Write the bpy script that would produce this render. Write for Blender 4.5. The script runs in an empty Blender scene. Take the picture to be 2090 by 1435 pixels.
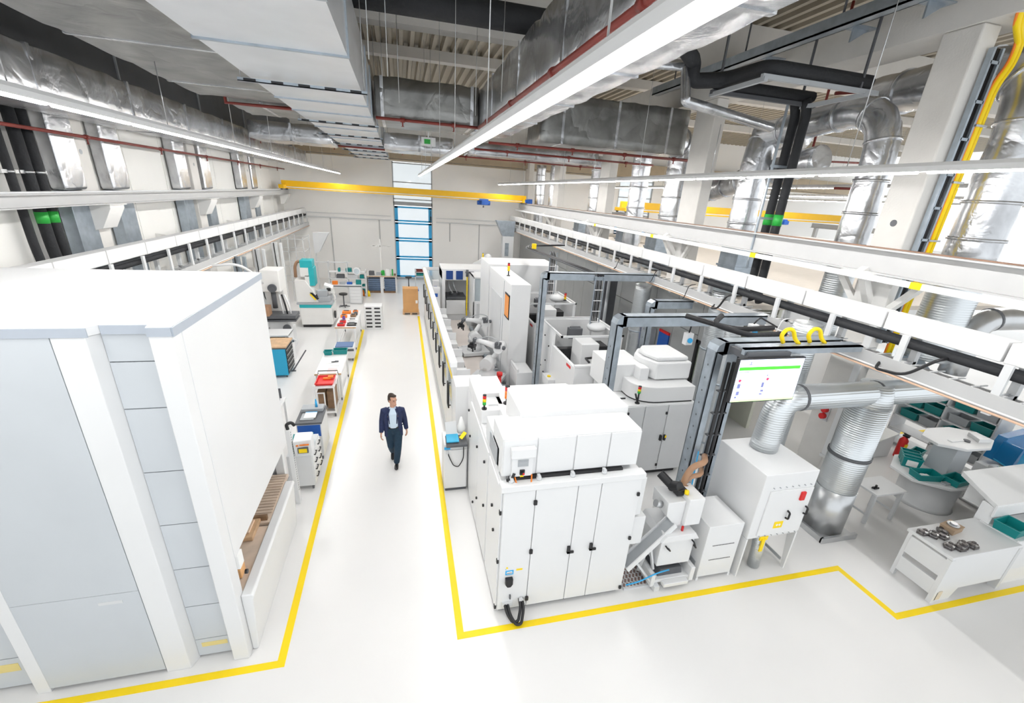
import bpy, bmesh, math, random
from mathutils import Vector, Matrix
random.seed(7)
SC = bpy.context.scene
COL = SC.collection
V = Vector

# ---------------------------------------------------------------- camera
cam_data = bpy.data.cameras.new('camera')
cam = bpy.data.objects.new('camera', cam_data)
COL.objects.link(cam)
cam_data.sensor_width = 36.0
cam_data.sensor_fit = 'HORIZONTAL'
cam_data.lens = 36.0 * 900.6 / 2090.0
cam_data.shift_x = -10.5 / 2090.0
cam_data.shift_y = 48.7 / 2090.0
cam_data.clip_start = 0.05
cam_data.clip_end = 300
_r = (0.96927, -0.238424, 0.060573)
_d = (-0.035782, -0.380261, -0.924187)
_f = (0.243382, 0.893620, -0.377107)
cam.matrix_world = Matrix(((_r[0], -_d[0], -_f[0], 0.0), (_r[1], -_d[1], -_f[1], 0.0),
                           (_r[2], -_d[2], -_f[2], 5.8), (0, 0, 0, 1)))
SC.camera = cam

# ---------------------------------------------------------------- world, exposure
world = bpy.data.worlds.new('daylight')
SC.world = world
world.use_nodes = True
world.node_tree.nodes['Background'].inputs[0].default_value = (0.93, 0.97, 1.0, 1)
world.node_tree.nodes['Background'].inputs[1].default_value = 1.05
SC.view_settings.view_transform = 'Standard'
SC.view_settings.look = 'None'
SC.view_settings.exposure = 0.47
SC.view_settings.gamma = 1.0
SC.view_settings.use_curve_mapping = False
LAMP_STRENGTH = 84.0
# the row lamps of the hall: one broad ceiling light per bay of lamps (real tubes hang below)
def area_light(name, loc, sx, sy, power, color=(1, 0.99, 0.97)):
    l = bpy.data.lights.new(name, 'AREA')
    l.shape = 'RECTANGLE'; l.size = sx; l.size_y = sy; l.energy = power; l.color = color
    o = bpy.data.objects.new(name, l); COL.objects.link(o); o.location = loc
    return o

# ---------------------------------------------------------------- materials
MATS = {}
def mat(name, col, rough=0.5, metal=0.0, var=0.03, scale=3.0, bump=0.0, bscale=20.0, emit=0.0, alpha=1.0, trans=0.0):
    if name in MATS: return MATS[name]
    m = bpy.data.materials.new(name); m.use_nodes = True
    nt = m.node_tree; b = nt.nodes['Principled BSDF']
    c = tuple(col) + (1,)
    b.inputs['Roughness'].default_value = rough
    b.inputs['Metallic'].default_value = metal
    if var > 0:
        tc = nt.nodes.new('ShaderNodeTexCoord'); n = nt.nodes.new('ShaderNodeTexNoise')
        n.inputs['Scale'].default_value = scale; n.inputs['Detail'].default_value = 3
        nt.links.new(tc.outputs['Object'], n.inputs['Vector'])
        r = nt.nodes.new('ShaderNodeValToRGB')
        r.color_ramp.elements[0].position = 0.3; r.color_ramp.elements[1].position = 0.7
        r.color_ramp.elements[0].color = tuple(max(0, x * (1 - var)) for x in col) + (1,)
        r.color_ramp.elements[1].color = tuple(min(1, x * (1 + var)) for x in col) + (1,)
        nt.links.new(n.outputs['Fac'], r.inputs['Fac']); nt.links.new(r.outputs['Color'], b.inputs['Base Color'])
    else:
        b.inputs['Base Color'].default_value = c
    if bump > 0:
        tc = nt.nodes.new('ShaderNodeTexCoord'); n = nt.nodes.new('ShaderNodeTexNoise')
        n.inputs['Scale'].default_value = bscale; n.inputs['Detail'].default_value = 4
        nt.links.new(tc.outputs['Object'], n.inputs['Vector'])
        bp = nt.nodes.new('ShaderNodeBump'); bp.inputs['Strength'].default_value = bump; bp.inputs['Distance'].default_value = 0.05
        nt.links.new(n.outputs['Fac'], bp.inputs['Height']); nt.links.new(bp.outputs['Normal'], b.inputs['Normal'])
    if emit > 0:
        b.inputs['Emission Color'].default_value = c; b.inputs['Emission Strength'].default_value = emit
    if trans > 0: b.inputs['Transmission Weight'].default_value = trans
    if alpha < 1: b.inputs['Alpha'].default_value = alpha
    MATS[name] = m
    return m
def foil_mat(name, col, rough=0.3, wave=0.9):
    m = bpy.data.materials.new(name); m.use_nodes = True; nt = m.node_tree; b = nt.nodes['Principled BSDF']
    b.inputs['Metallic'].default_value = 0.85; b.inputs['Roughness'].default_value = rough
    tc = nt.nodes.new('ShaderNodeTexCoord')
    n1 = nt.nodes.new('ShaderNodeTexNoise'); n1.inputs['Scale'].default_value = 1.6; n1.inputs['Detail'].default_value = 4; n1.inputs['Distortion'].default_value = 0.6
    v = nt.nodes.new('ShaderNodeTexVoronoi'); v.inputs['Scale'].default_value = 1.1; v.feature = 'DISTANCE_TO_EDGE'
    nt.links.new(tc.outputs['Object'], n1.inputs['Vector'])
    mixv = nt.nodes.new('ShaderNodeVectorMath'); mixv.operation = 'ADD'
    nt.links.new(tc.outputs['Object'], mixv.inputs[0]); nt.links.new(n1.outputs['Color'], mixv.inputs[1])
    nt.links.new(mixv.outputs[0], v.inputs['Vector'])
    r = nt.nodes.new('ShaderNodeValToRGB')
    r.color_ramp.elements[0].color = tuple(x * 0.72 for x in col) + (1,); r.color_ramp.elements[1].color = tuple(min(1, x * 1.2) for x in col) + (1,)
    r.color_ramp.elements[0].position = 0.35; r.color_ramp.elements[1].position = 0.65
    nt.links.new(n1.outputs['Fac'], r.inputs['Fac']); nt.links.new(r.outputs['Color'], b.inputs['Base Color'])
    mm = nt.nodes.new('ShaderNodeMath'); mm.operation = 'SMOOTH_MIN'; mm.inputs[1].default_value = 0.12; mm.inputs[2].default_value = 0.1
    nt.links.new(v.outputs['Distance'], mm.inputs[0])
    ad = nt.nodes.new('ShaderNodeMath'); ad.operation = 'MULTIPLY_ADD'; ad.inputs[1].default_value = 0.35
    nt.links.new(n1.outputs['Fac'], ad.inputs[0]); nt.links.new(mm.outputs[0], ad.inputs[2])
    bp = nt.nodes.new('ShaderNodeBump'); bp.inputs['Strength'].default_value = wave * .55; bp.inputs['Distance'].default_value = 0.09
    nt.links.new(ad.outputs[0], bp.inputs['Height']); nt.links.new(bp.outputs['Normal'], b.inputs['Normal'])
    MATS[name] = m
    return m
def spiral_mat(name, col, per=18.0):
    m = bpy.data.materials.new(name); m.use_nodes = True; nt = m.node_tree; b = nt.nodes['Principled BSDF']
    b.inputs['Metallic'].default_value = 0.8; b.inputs['Roughness'].default_value = 0.32; b.inputs['Base Color'].default_value = tuple(col) + (1,)
    tc = nt.nodes.new('ShaderNodeTexCoord'); w = nt.nodes.new('ShaderNodeTexWave'); w.bands_direction = 'Z'
    w.inputs['Scale'].default_value = per * 0.42; w.inputs['Distortion'].default_value = 0.0
    nt.links.new(tc.outputs['Object'], w.inputs['Vector'])
    bp = nt.nodes.new('ShaderNodeBump'); bp.inputs['Strength'].default_value = 0.4; bp.inputs['Distance'].default_value = 0.006
    nt.links.new(w.outputs['Fac'], bp.inputs['Height']); nt.links.new(bp.outputs['Normal'], b.inputs['Normal'])
    MATS[name] = m
    return m
WHITE = mat('white_powder_coat', (0.765, 0.77, 0.775), 0.38, var=0.012, scale=1.2)
WHITE2 = mat('warm_white_paint', (0.80, 0.79, 0.77), 0.5, var=0.02)
LGREY = mat('light_grey_paint', (0.66, 0.67, 0.68), 0.42, var=0.02)
PALE = mat('pale_blue_grey_paint', (0.56, 0.59, 0.62), 0.35, var=0.03, scale=1.0)
MGREY = mat('mid_grey_paint', (0.40, 0.42, 0.44), 0.5, var=0.04)
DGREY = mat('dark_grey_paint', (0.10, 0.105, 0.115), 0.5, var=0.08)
BLACK = mat('black_plastic', (0.012, 0.012, 0.014), 0.45, var=0.1)
RUBBER = mat('black_foam_insulation', (0.018, 0.019, 0.022), 0.75, var=0.15, bump=0.2)
YELLOW = mat('yellow_paint', (0.95, 0.68, 0.0), 0.5, var=0.02)
CRANEY = mat('crane_yellow', (0.88, 0.50, 0.0), 0.4, var=0.03)
BLUE = mat('blue_paint', (0.015, 0.10, 0.42), 0.4, var=0.05)
NAVY = mat('dark_blue_panel', (0.01, 0.05, 0.22), 0.35, var=0.05)
SKYB = mat('bright_blue_frame', (0.03, 0.40, 0.78), 0.4, var=0.03)
CYAN = mat('cyan_blue_sheet', (0.02, 0.36, 0.60), 0.4, var=0.03)
TEAL = mat('teal_plastic', (0.0, 0.22, 0.22), 0.4, var=0.06)
TEALP = mat('turquoise_paint', (0.02, 0.42, 0.46), 0.4, var=0.04)
RED = mat('red_plastic', (0.65, 0.015, 0.015), 0.4, var=0.04)
DRED = mat('rust_red_pipe_paint', (0.20, 0.028, 0.02), 0.5, var=0.12)
ORANGE = mat('orange_plastic', (0.85, 0.22, 0.02), 0.45, var=0.05)
GREEN = mat('green_plastic', (0.03, 0.42, 0.06), 0.45, var=0.05)
CARD = mat('brown_cardboard', (0.62, 0.34, 0.14), 0.8, var=0.05)
BEDW = mat('pale_bed_wood', (0.62, 0.50, 0.40), 0.5, var=0.1, scale=5)
WOOD = mat('light_wood', (0.60, 0.40, 0.24), 0.6, var=0.15, scale=8)
DWOOD = mat('brown_wood', (0.22, 0.13, 0.07), 0.6, var=0.2, scale=8)
STEEL = mat('bare_steel', (0.55, 0.56, 0.57), 0.3, 0.8, var=0.08)
GALV = mat('galvanised_steel', (0.38, 0.43, 0.48), 0.34, 0.6, var=0.14, scale=5)
DUCTG = mat('galvanised_duct_sheet', (0.72, 0.74, 0.77), 0.34, 0.5, var=0.05, scale=1.5)
FOIL = foil_mat('aluminium_foil_wrap', (0.62, 0.63, 0.65), 0.27)
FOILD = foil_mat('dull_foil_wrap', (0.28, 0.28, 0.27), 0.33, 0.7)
SPIRAL = spiral_mat('spiral_duct_metal', (0.66, 0.69, 0.71))
RAILW = mat('rail_white_paint', (0.50, 0.50, 0.50), 0.5, var=0.02)
WALLB = mat('white_back_wall_panel', (0.90, 0.89, 0.87), 0.55, var=0.015, scale=0.5)
WALLM = mat('cream_wall_panel', (0.85, 0.84, 0.81), 0.6, var=0.02, scale=0.5)
PARTM = mat('partition_grey_panel', (0.36, 0.37, 0.37), 0.3, var=0.03)
FLOORM = mat('white_epoxy_floor', (0.80, 0.79, 0.78), 0.26, var=0.02, scale=0.4)
CONC = mat('white_painted_concrete', (0.70, 0.68, 0.65), 0.7, var=0.03, bump=0.08, bscale=30)
DECK = mat('beige_roof_deck', (0.42, 0.38, 0.31), 0.6, var=0.04)
TANM = mat('tan_band', (0.46, 0.38, 0.27), 0.6, var=0.05)
GLASS = mat('clear_glass', (0.75, 0.85, 0.90), 0.05, var=0, alpha=0.35)
TUBE = mat('lit_tube', (1.0, 0.99, 0.97), 0.3, var=0, emit=LAMP_STRENGTH)
SKIN = mat('skin', (0.58, 0.32, 0.22), 0.5, var=0.05, scale=20)
SUIT = mat('navy_suit_cloth', (0.018, 0.028, 0.085), 0.8, var=0.15, scale=30)
TROUS = mat('dark_teal_trousers', (0.010, 0.035, 0.065), 0.8, var=0.15, scale=30)
SHIRT = mat('pale_blue_shirt', (0.62, 0.74, 0.86), 0.7, var=0.05)
HAIRM = mat('dark_brown_hair', (0.03, 0.017, 0.010), 0.6, var=0.3, scale=60, bump=0.4, bscale=80)
HOSE = mat('tan_hose', (0.42, 0.24, 0.14), 0.5, var=0.15)
PAPER = mat('paper_white', (0.85, 0.85, 0.84), 0.7, var=0.02)

# ---------------------------------------------------------------- geometry builder
class B:
    def __init__(s): s.v = []; s.f = []; s.s = []
    def _add(s, vs, fs, smooth=False):
        n = len(s.v); s.v += [tuple(v) for v in vs]
        s.f += [tuple(i + n for i in f) for f in fs]; s.s += [smooth] * len(fs)
        return s
    def box(s, x0, y0, z0, x1, y1, z1):
        x0, x1 = min(x0, x1), max(x0, x1); y0, y1 = min(y0, y1), max(y0, y1); z0, z1 = min(z0, z1), max(z0, z1)
        return s._add([(x0, y0, z0), (x1, y0, z0), (x1, y1, z0), (x0, y1, z0), (x0, y0, z1), (x1, y0, z1), (x1, y1, z1), (x0, y1, z1)],
                      [(3, 2, 1, 0), (4, 5, 6, 7), (0, 1, 5, 4), (1, 2, 6, 5), (2, 3, 7, 6), (3, 0, 4, 7)])
    def hexa(s, p):   # 8 points: bottom 4 then top 4, counter-clockwise from above
        return s._add(p, [(3, 2, 1, 0), (4, 5, 6, 7), (0, 1, 5, 4), (1, 2, 6, 5), (2, 3, 7, 6), (3, 0, 4, 7)])
    def prism(s, pts, ax, a, b):  # polygon extruded along an axis; pts in the other two coordinates
        def mk(p, t): return {'x': (t, p[0], p[1]), 'y': (p[0], t, p[1]), 'z': (p[0], p[1], t)}[ax]
        n = len(pts); ar = sum(pts[i][0] * pts[(i + 1) % n][1] - pts[(i + 1) % n][0] * pts[i][1] for i in range(n))
        if ax == 'y': ar = -ar
        if ar < 0: pts = pts[::-1]
        a, b = min(a, b), max(a, b)
        vs = [mk(p, a) for p in pts] + [mk(p, b) for p in pts]
        fs = [tuple(range(n - 1, -1, -1)), tuple(range(n, 2 * n))] + [(i, (i + 1) % n, n + (i + 1) % n, n + i) for i in range(n)]
        return s._add(vs, fs)
    def beam(s, p, q, w, h, up=(0, 0, 1)):
        p, q = V(p), V(q); d = (q - p).normalized(); u = V(up)
        if abs(d.dot(u)) > 0.98: u = V((0, 1, 0))
        r = d.cross(u).normalized(); u = r.cross(d).normalized()
        r *= w / 2; u *= h / 2
        return s.hexa([p - r - u, p + r - u, q + r - u, q - r - u, p - r + u, p + r + u, q + r + u, q - r + u])
    def loft(s, pts, rad, n=12, caps=True, side=None):
        pts = [V(p) for p in pts]
        k = len(pts); vs = []; prev = None
        for i, p in enumerate(pts):
            t = (pts[min(i + 1, k - 1)] - pts[max(i - 1, 0)])
            t = t.normalized() if t.length > 1e-9 else V((0, 0, 1))
            if side is not None: u = V(side)
            elif prev is not None: u = prev
            else: u = V((1, 0, 0)) if abs(t.x) < 0.9 else V((0, 1, 0))
            u = (u - t * u.dot(t))
            if u.length < 1e-6: u = V((0, 1, 0)) - t * t.y
            u.normalize(); w = t.cross(u); prev = u
            r = rad[i] if isinstance(rad, (list, tuple)) else rad
            ra, rb = r if isinstance(r, (list, tuple)) else (r, r)
            for j in range(n):
                a = 2 * math.pi * j / n
                vs.append(p + u * (ra * math.cos(a)) + w * (rb * math.sin(a)))
        fs = [(i * n + j, i * n + (j + 1) % n, (i + 1) * n + (j + 1) % n, (i + 1) * n + j) for i in range(k - 1) for j in range(n)]
        m = len(s.v); s._add(vs, fs, True)
        if caps:
            s._add([], [])
            s.f.append(tuple(m + j for j in range(n - 1, -1, -1))); s.s.append(False)
            s.f.append(tuple(m + (k - 1) * n + j for j in range(n))); s.s.append(False)
        return s
    def cyl(s, p, q, r, r2=None, n=16, caps=True): return s.loft([p, q], [r, r if r2 is None else r2], n, caps)
    def tube(s, pts, r, n=8, bend=0.0, seg=5):
        pts = [V(p) for p in pts]
        if bend > 0 and len(pts) > 2:
            o = [pts[0]]
            for i in range(1, len(pts) - 1):
                a, b, c = pts[i - 1], pts[i], pts[i + 1]
                d = min(bend, (a - b).length * 0.45, (c - b).length * 0.45)
                p0 = b + (a - b).normalized() * d; p1 = b + (c - b).normalized() * d
                for t in range(seg + 1):
                    t /= seg; o.append(p0 * (1 - t) ** 2 + b * 2 * t * (1 - t) + p1 * t * t)
            o.append(pts[-1]); pts = o
        return s.loft(pts, r, n)
    def ell(s, c, r, n=12, m=8):
        c = V(c); r = r if isinstance(r, (list, tuple)) else (r, r, r)
        vs = [c + V((0, 0, -r[2]))]
        for i in range(1, m):
            a = -math.pi / 2 + math.pi * i / m
            for j in range(n):
                b = 2 * math.pi * j / n; vs.append(c + V((r[0] * math.cos(a) * math.cos(b), r[1] * math.cos(a) * math.sin(b), r[2] * math.sin(a))))
        vs.append(c + V((0, 0, r[2])))
        fs = [(0, 1 + (j + 1) % n, 1 + j) for j in range(n)]
        for i in range(m - 2):
            for j in range(n): fs.append((1 + i * n + j, 1 + i * n + (j + 1) % n, 1 + (i + 1) * n + (j + 1) % n, 1 + (i + 1) * n + j))
        L = len(vs) - 1; fs += [(L, L - n + j, L - n + (j + 1) % n) for j in range(n)]
        return s._add(vs, fs, True)
    def ibeam(s, p, q, w, h, tf=0.02, tw=0.02):
        p, q = V(p), V(q); dz = V((0, 0, h / 2 - tf / 2))
        s.beam(p + dz, q + dz, w, tf); s.beam(p - dz, q - dz, w, tf); return s.beam(p, q, tw, h - 2 * tf)
def mesh(name, b, m, loc=(0, 0, 0), bevel=0.0, parent=None, seg=2):
    me = bpy.data.meshes.new(name)
    me.from_pydata(b.v, [], b.f); me.update()
    me.polygons.foreach_set('use_smooth', b.s[:len(me.polygons)] if not bevel else [True] * len(me.polygons))
    me.materials.append(m)
    o = bpy.data.objects.new(name, me); COL.objects.link(o); o.location = loc
    if parent: o.parent = parent
    if bevel:
        md = o.modifiers.new('bevel', 'BEVEL'); md.width = bevel; md.segments = seg; md.limit_method = 'ANGLE'; md.angle_limit = 0.7; md.harden_normals = True
    return o
def thing(name, label, cat, loc=(0, 0, 0), rz=0.0, group=None):
    o = bpy.data.objects.new(name, None); o.empty_display_size = 0.2; COL.objects.link(o); o.location = loc; o.rotation_euler = (0, 0, rz)
    o['label'] = label; o['category'] = cat
    if group: o['group'] = group
    return o
def part(par, name, b, m, bevel=0.0, label=None, seg=2):
    o = mesh(name, b, m, (0, 0, 0), bevel, par, seg)
    if label: o['label'] = label
    return o
def solo(name, label, cat, b, m, loc=(0, 0, 0), group=None, bevel=0.0, rz=0.0):
    o = mesh(name, b, m, loc, bevel); o['label'] = label; o['category'] = cat; o.rotation_euler = (0, 0, rz)
    if group: o['group'] = group
    return o
def struct(name, b, m, bevel=0.0):
    o = mesh(name, b, m, (0, 0, 0), bevel); o['kind'] = 'structure'; return o
def dup(root, loc, rz=0.0, label=None, group=None):
    r = root.copy(); COL.objects.link(r); r.location = loc; r.rotation_euler = (0, 0, rz)
    if label: r['label'] = label
    if group: r['group'] = group
    for ch in [c for c in root.children]:
        c = ch.copy(); COL.objects.link(c); c.parent = r
        for g in [g for g in ch.children]:
            d = g.copy(); COL.objects.link(d); d.parent = c
    return r
_used = {}
def once(proto, loc, rz=0.0, label=None, group=None):
    """first call moves the prototype itself, later calls copy it"""
    if proto.name not in _used:
        _used[proto.name] = 1; proto.location = loc; proto.rotation_euler = (0, 0, rz)
        if label: proto['label'] = label
        if group: proto['group'] = group
        return proto
    return dup(proto, loc, rz, label, group)

# ================================================================ SETTING
struct('floor', B().box(-7.2, -3.0, -0.12, 36, 33, 0.0), FLOORM)
WY = 31.5
bw = B()
bw.box(-7.2, WY, 0, -0.42, WY + 0.3, 10.3); bw.box(2.06, WY, 0, 15.2, WY + 0.3, 10.3); bw.box(17.9, WY, 0, 36, WY + 0.3, 10.3)
bw.box(-0.42, WY, 7.3, 2.06, WY + 0.3, 10.3); bw.box(15.2, WY, 7.3, 17.9, WY + 0.3, 10.3)
for z in (3.95,): bw.box(-7.0, WY - 0.012, z, -0.5, WY, z + 0.02)
struct('wall_back', bw, WALLB)
b = B().box(-7.2, -3.0, 0, -6.9, 31.5, 10.3)
for y in [2.5 + 2.05 * i for i in range(14)]: b.box(-6.9, y, 0.1, -6.885, y + 0.03, 8.5)
struct('wall_left', b, WALLM)
# roof deck: trapezoid ribs running along the hall
prof = []; x = -7.2
while x < 36:
    prof += [(x, 10.15), (x + 0.12, 10.15), (x + 0.17, 10.30), (x + 0.30, 10.30)]; x += 0.35
prof += [(36, 10.40), (-7.2, 10.40)]
struct('ceiling', B().prism(prof, 'y', -3.0, 31.8), DECK)
# window in the back wall
def glazing(n, x0, x1):
    y = WY + 0.02
    zs = [0.12, 1.42, 2.62, 3.72, 4.72]; fr = B(); up = B(); pane = B(); up_p = B()
    t = 0.10
    for k in range(4):
        a, c = zs[k] + 0.03, zs[k + 1] - 0.03
        fr.box(x0 + .06, y, a, x0 + .06 + t * 2, y + .1, c); fr.box(x1 - .06 - t * 2, y, a, x1 - .06, y + .1, c)
        fr.box(x0 + .06, y, a, x1 - .06, y + .1, a + t); fr.box(x0 + .06, y, c - t, x1 - .06, y + .1, c)
        pane.box(x0 + .1, y + .05, a + .03, x1 - .1, y + .06, c - .03)
    for z in (4.75, 5.1, 6.1, 7.2): up.box(x0, y, z, x1, y + .12, z + (0.22 if z == 4.75 else .06))
    up.box(x0, y, 0, x0 + .06, y + .14, 7.3); up.box(x1 - .06, y, 0, x1, y + .14, 7.3); up.box(x0, y, 0, x1, y + .14, .12)
    up_p.box(x0 + .05, y + .06, 4.95, x1 - .05, y + .07, 7.2)
    w = struct('window_%d' % n, up, MGREY)
    for nm, bb, mm in (('casement_frame', fr, SKYB), ('casement_pane', pane, GLASS), ('upper_pane', up_p, GLASS)): mesh(nm, bb, mm, parent=w)
    h = B().box(x1 - .16, y - .06, 3.9, x1 - .08, y, 4.15); h.cyl((x1 - .12, y - .05, 3.6), (x1 - .12, y - .05, 4.5), .02)
    mesh('window_opener', h, BLACK, parent=w)
glazing(1, -0.42, 2.06)
glazing(2, 15.2, 17.9)
# tan band along the back wall head
struct('trim_1', B().box(-6.9, 30.9, 7.45, 36, 31.5, 8.3).box(-6.9, 31.3, 7.36, 36, 31.48, 7.42), TANM)
struct('trim_2', B().box(-6.9, 31.38, 3.78, -0.6, 31.5, 3.84).box(2.3, 31.38, 3.78, 8.0, 31.5, 3.84).box(-6.9, 31.42, 4.05, -0.6, 31.5, 4.08).box(2.3, 31.42, 4.05, 8.0, 31.5, 4.08), LGREY)
# roof beams across the hall and main beams along it
nb = 0
for y in (5.9, 12.1, 18.3, 24.5):
    nb += 1; b = B().box(-6.9, y - .2, 9.05 if y < 13 else 9.85, 36, y + .2, 10.15)
    struct('trim_%d' % (2 + nb), b, CONC)
struct('trim_7', B().box(8.15, -3, 8.5, 8.95, 31.4, 9.3), CONC)
# concrete columns (right row and left wall)
def column(x0, x1, y0, y1, z1, n, hole=None):
    b = B().box(x0, y0, 0, x1, y1, z1)
    o = mesh('concrete_column', b, CONC, bevel=0.03)
    return o
cols = []
for i, y in enumerate((6.05, 12.3, 18.5, 24.7, 30.9)):
    o = column(8.2, 8.55, y - (.10 if i == 0 else .45), y + (.47 if i == 0 else .45), 8.5, i)
    o['category'] = 'column'; o['group'] = 'concrete columns along the right crane rail'
    o['label'] = ['nearest wide white concrete column beside the yellow pipes, passing behind the rail', 'second white concrete column of the right row counted from the camera',
                  'third white concrete column of the right row, in the middle distance', 'fourth white concrete column of the right row counted from the camera', 'farthest white concrete column of the right row at the back wall'][i]
    if i == 0:
        mesh('drill_hole', B().cyl((8.19, 6.22, 5.75), (8.205, 6.22, 5.75), .055), DGREY, parent=o)
for i, y in enumerate((6.3, 12.55, 18.4, 24.2)):
    o = column(-6.9, -6.62, y - .3, y + .3, 8.5, i)
    o['category'] = 'column'; o['group'] = 'flat concrete columns on the left wall'
    o['label'] = ['flat white column on the left wall, hidden partly behind black pipes', 'flat white column on the left wall with small round hole, nearest in view', 'flat white column on the left wall, second from the camera in view', 'flat white column on the left wall, farthest before the back wall'][i]
    mesh('drill_hole', B().cyl((-6.625, y, 6.1), (-6.612, y, 6.1), .05), MGREY, parent=o)
# partition with panels on the right, under the rail
b = B()
ys = [9.1 + 1.22 * i for i in range(14)]
for i in range(13):
    if i == 0: # window bay
        b.box(8.0, ys[0] + .01, 0, 8.12, ys[1] - .01, 1.05); b.box(8.0, ys[0] + .01, 2.35, 8.12, ys[1] - .01, 3.5)
    else:
        b.box(8.0, ys[i] + .01, 0, 8.12, ys[i + 1] - .01, 2.45); b.box(8.0, ys[i] + .01, 2.47, 8.12, ys[i + 1] - .01, 3.5)
b.box(8.02, 9.1, 0, 8.10, 24.96, 3.48) if False else None
struct('wall_partition', b, PARTM)
wn = struct('window_3', B().box(7.97, 9.11, 1.05, 8.1, 9.2, 2.35).box(7.97, 10.22, 1.05, 8.1, 10.31, 2.35).box(7.97, 9.1, 1.05, 8.1, 10.3, 1.14).box(7.97, 9.1, 2.26, 8.1, 10.3, 2.35).box(7.97, 9.65, 1.1, 8.1, 9.75, 2.3), BLACK)
mesh('pane', B().box(8.04, 9.15, 1.1, 8.05, 10.25, 2.3), mat('pale_green_glass', (0.65, 0.75, 0.60), 0.1, alpha=0.6), parent=wn)
struct('wall_partition_inner', B().box(9.4, 9.2, 0, 9.5, 24.9, 3.5), mat('pale_yellow_wall', (0.7, 0.7, 0.6), 0.6))
struct('ceiling_partition', B().box(8.0, 9.1, 3.5, 19.0, 31.3, 3.62), mat('beige_roof_slab', (0.55, 0.50, 0.44), 0.7))
struct('trim_8', B().box(8.13, 24.9, 0, 8.2, 31.4, 3.5), PARTM)
# yellow floor markings (painted tape, a few millimetres)
def tape(pts, w=0.1):
    b = B(); n = len(pts); L = []; R_ = []
    for i in range(n):
        p = V(pts[i] + (0,)); d0 = (p - V(pts[max(i - 1, 0)] + (0,))); d1 = (V(pts[min(i + 1, n - 1)] + (0,)) - p)
        if d0.length < 1e-6: d0 = d1
        if d1.length < 1e-6: d1 = d0
        d0.normalize(); d1.normalize(); t = (d0 + d1).normalized(); k = V((-t.y, t.x, 0)) * (w / 2) / max(0.3, t.dot(d0))
        L.append(p + k); R_.append(p - k)
    vs = [(q.x, q.y, .004) for a in zip(L, R_) for q in a] + [(q.x, q.y, 0) for a in zip(L, R_) for q in a]; m = 2 * n
    fs = [(2 * i, 2 * i + 1, 2 * i + 3, 2 * i + 2) for i in range(n - 1)] + [(2 * i, 2 * i + 2, m + 2 * i + 2, m + 2 * i) for i in range(n - 1)] + [(2 * i + 1, m + 2 * i + 1, m + 2 * i + 3, 2 * i + 3) for i in range(n - 1)]
    return b._add(vs, fs)
solo('floor_marking', 'yellow floor line along the left side of the aisle, turning left before the big enclosure', 'floor line', tape([(-1.74, 19.45), (-1.71, 4.42), (-6.8, 4.42)]), YELLOW)
solo('floor_marking', 'long yellow floor line around the front machine with a step at the right', 'floor line', tape([(0.69, 21.7), (0.61, 4.36), (7.34, 4.36), (7.38, 3.36), (14.0, 3.36)]), YELLOW)
solo('floor_marking', 'short yellow floor line far right beyond the fire extinguisher', 'floor line', tape([(13.2, 8.3), (17, 8.3)]), YELLOW)
solo('floor_marking', 'thin yellow floor line running inside the robot fence', 'floor line', tape([(1.22, 22.0), (1.22, 8.4)], .07), YELLOW)
# right crane bay: crane and far things
def crane(nm, lab, x0, x1, y, z0, z1, hoist_x, m):
    t = thing('overhead_crane', lab, 'crane', (x0, y, z0))
    L = x1 - x0; h = z1 - z0
    part(t, 'girder', B().box(0, -.14, h * .30, L, .14, h), m, 0.01)
    part(t, 'lower_flange', B().box(0, -.13, .02, L, .13, h * .17), m)
    part(t, 'cable_rail', B().box(0.1, -.1, h * .17, L - .1, .1, h * .30), WHITE)
    for s, nmx in ((0.1, 0), (L - .1, 1)):
        e = part(t, 'end_carriage', B().box(s - .13, -.75, .02, s + .13, .75, .22), m, .01)
        for yy in (-.6, .6): mesh('wheel', B().cyl((s - .05, yy, .03), (s + .05, yy, .03), .09), DGREY, parent=e)
    q = part(t, 'travel_motor', B().box(L - .1, -1.0, .0, L + .18, -.72, .26).cyl((L - .25, -.86, .13), (L - .05, -.86, .13), .1), BLUE, .015)
    h_ = hoist_x - x0
    tr = part(t, 'hoist', B().box(h_ - .28, -.2, -.2, h_ + .28, .2, .1).cyl((h_ - .4, -.05, -.12), (h_ + .4, -.05, -.12), .13).box(h_ - .2, -.45, -.22, h_ + .18, -.2, .02), BLUE, .012)
    mesh('hoist_hook', B().cyl((h_, 0, -.2), (h_, 0, -.32), .015).ell((h_, 0, -.35), .05), DGREY, parent=tr)
    return t
crane('c', 'yellow overhead travelling crane spanning the hall before the back wall, blue hoist at right', -6.35, 7.75, 29.2, 5.36, 5.80, 5.05, CRANEY)
for x, lab in ((13.45, 'short grey crane rail on posts in the neighbouring bay, left end of the far crane'), (31.35, 'grey crane rail on posts at the far right of the neighbouring bay')):
    t = thing('crane_rail', lab, 'crane rail', (x, 24, 0))
    part(t, 'beam', B().ibeam((0, 0, 5.02), (0, 6, 5.02), .24, .34), RAILW)
    for y in (.5, 5.5): part(t, 'post', B().box(-.12, y - .12, 3.62 if x < 19 else 0, .12, y + .12, 4.9), RAILW)
crane('c', 'orange-yellow overhead crane in the neighbouring bay seen beyond the right rail', 13.3, 31.5, 27.0, 5.28, 5.86, 25.6, CRANEY)

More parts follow.
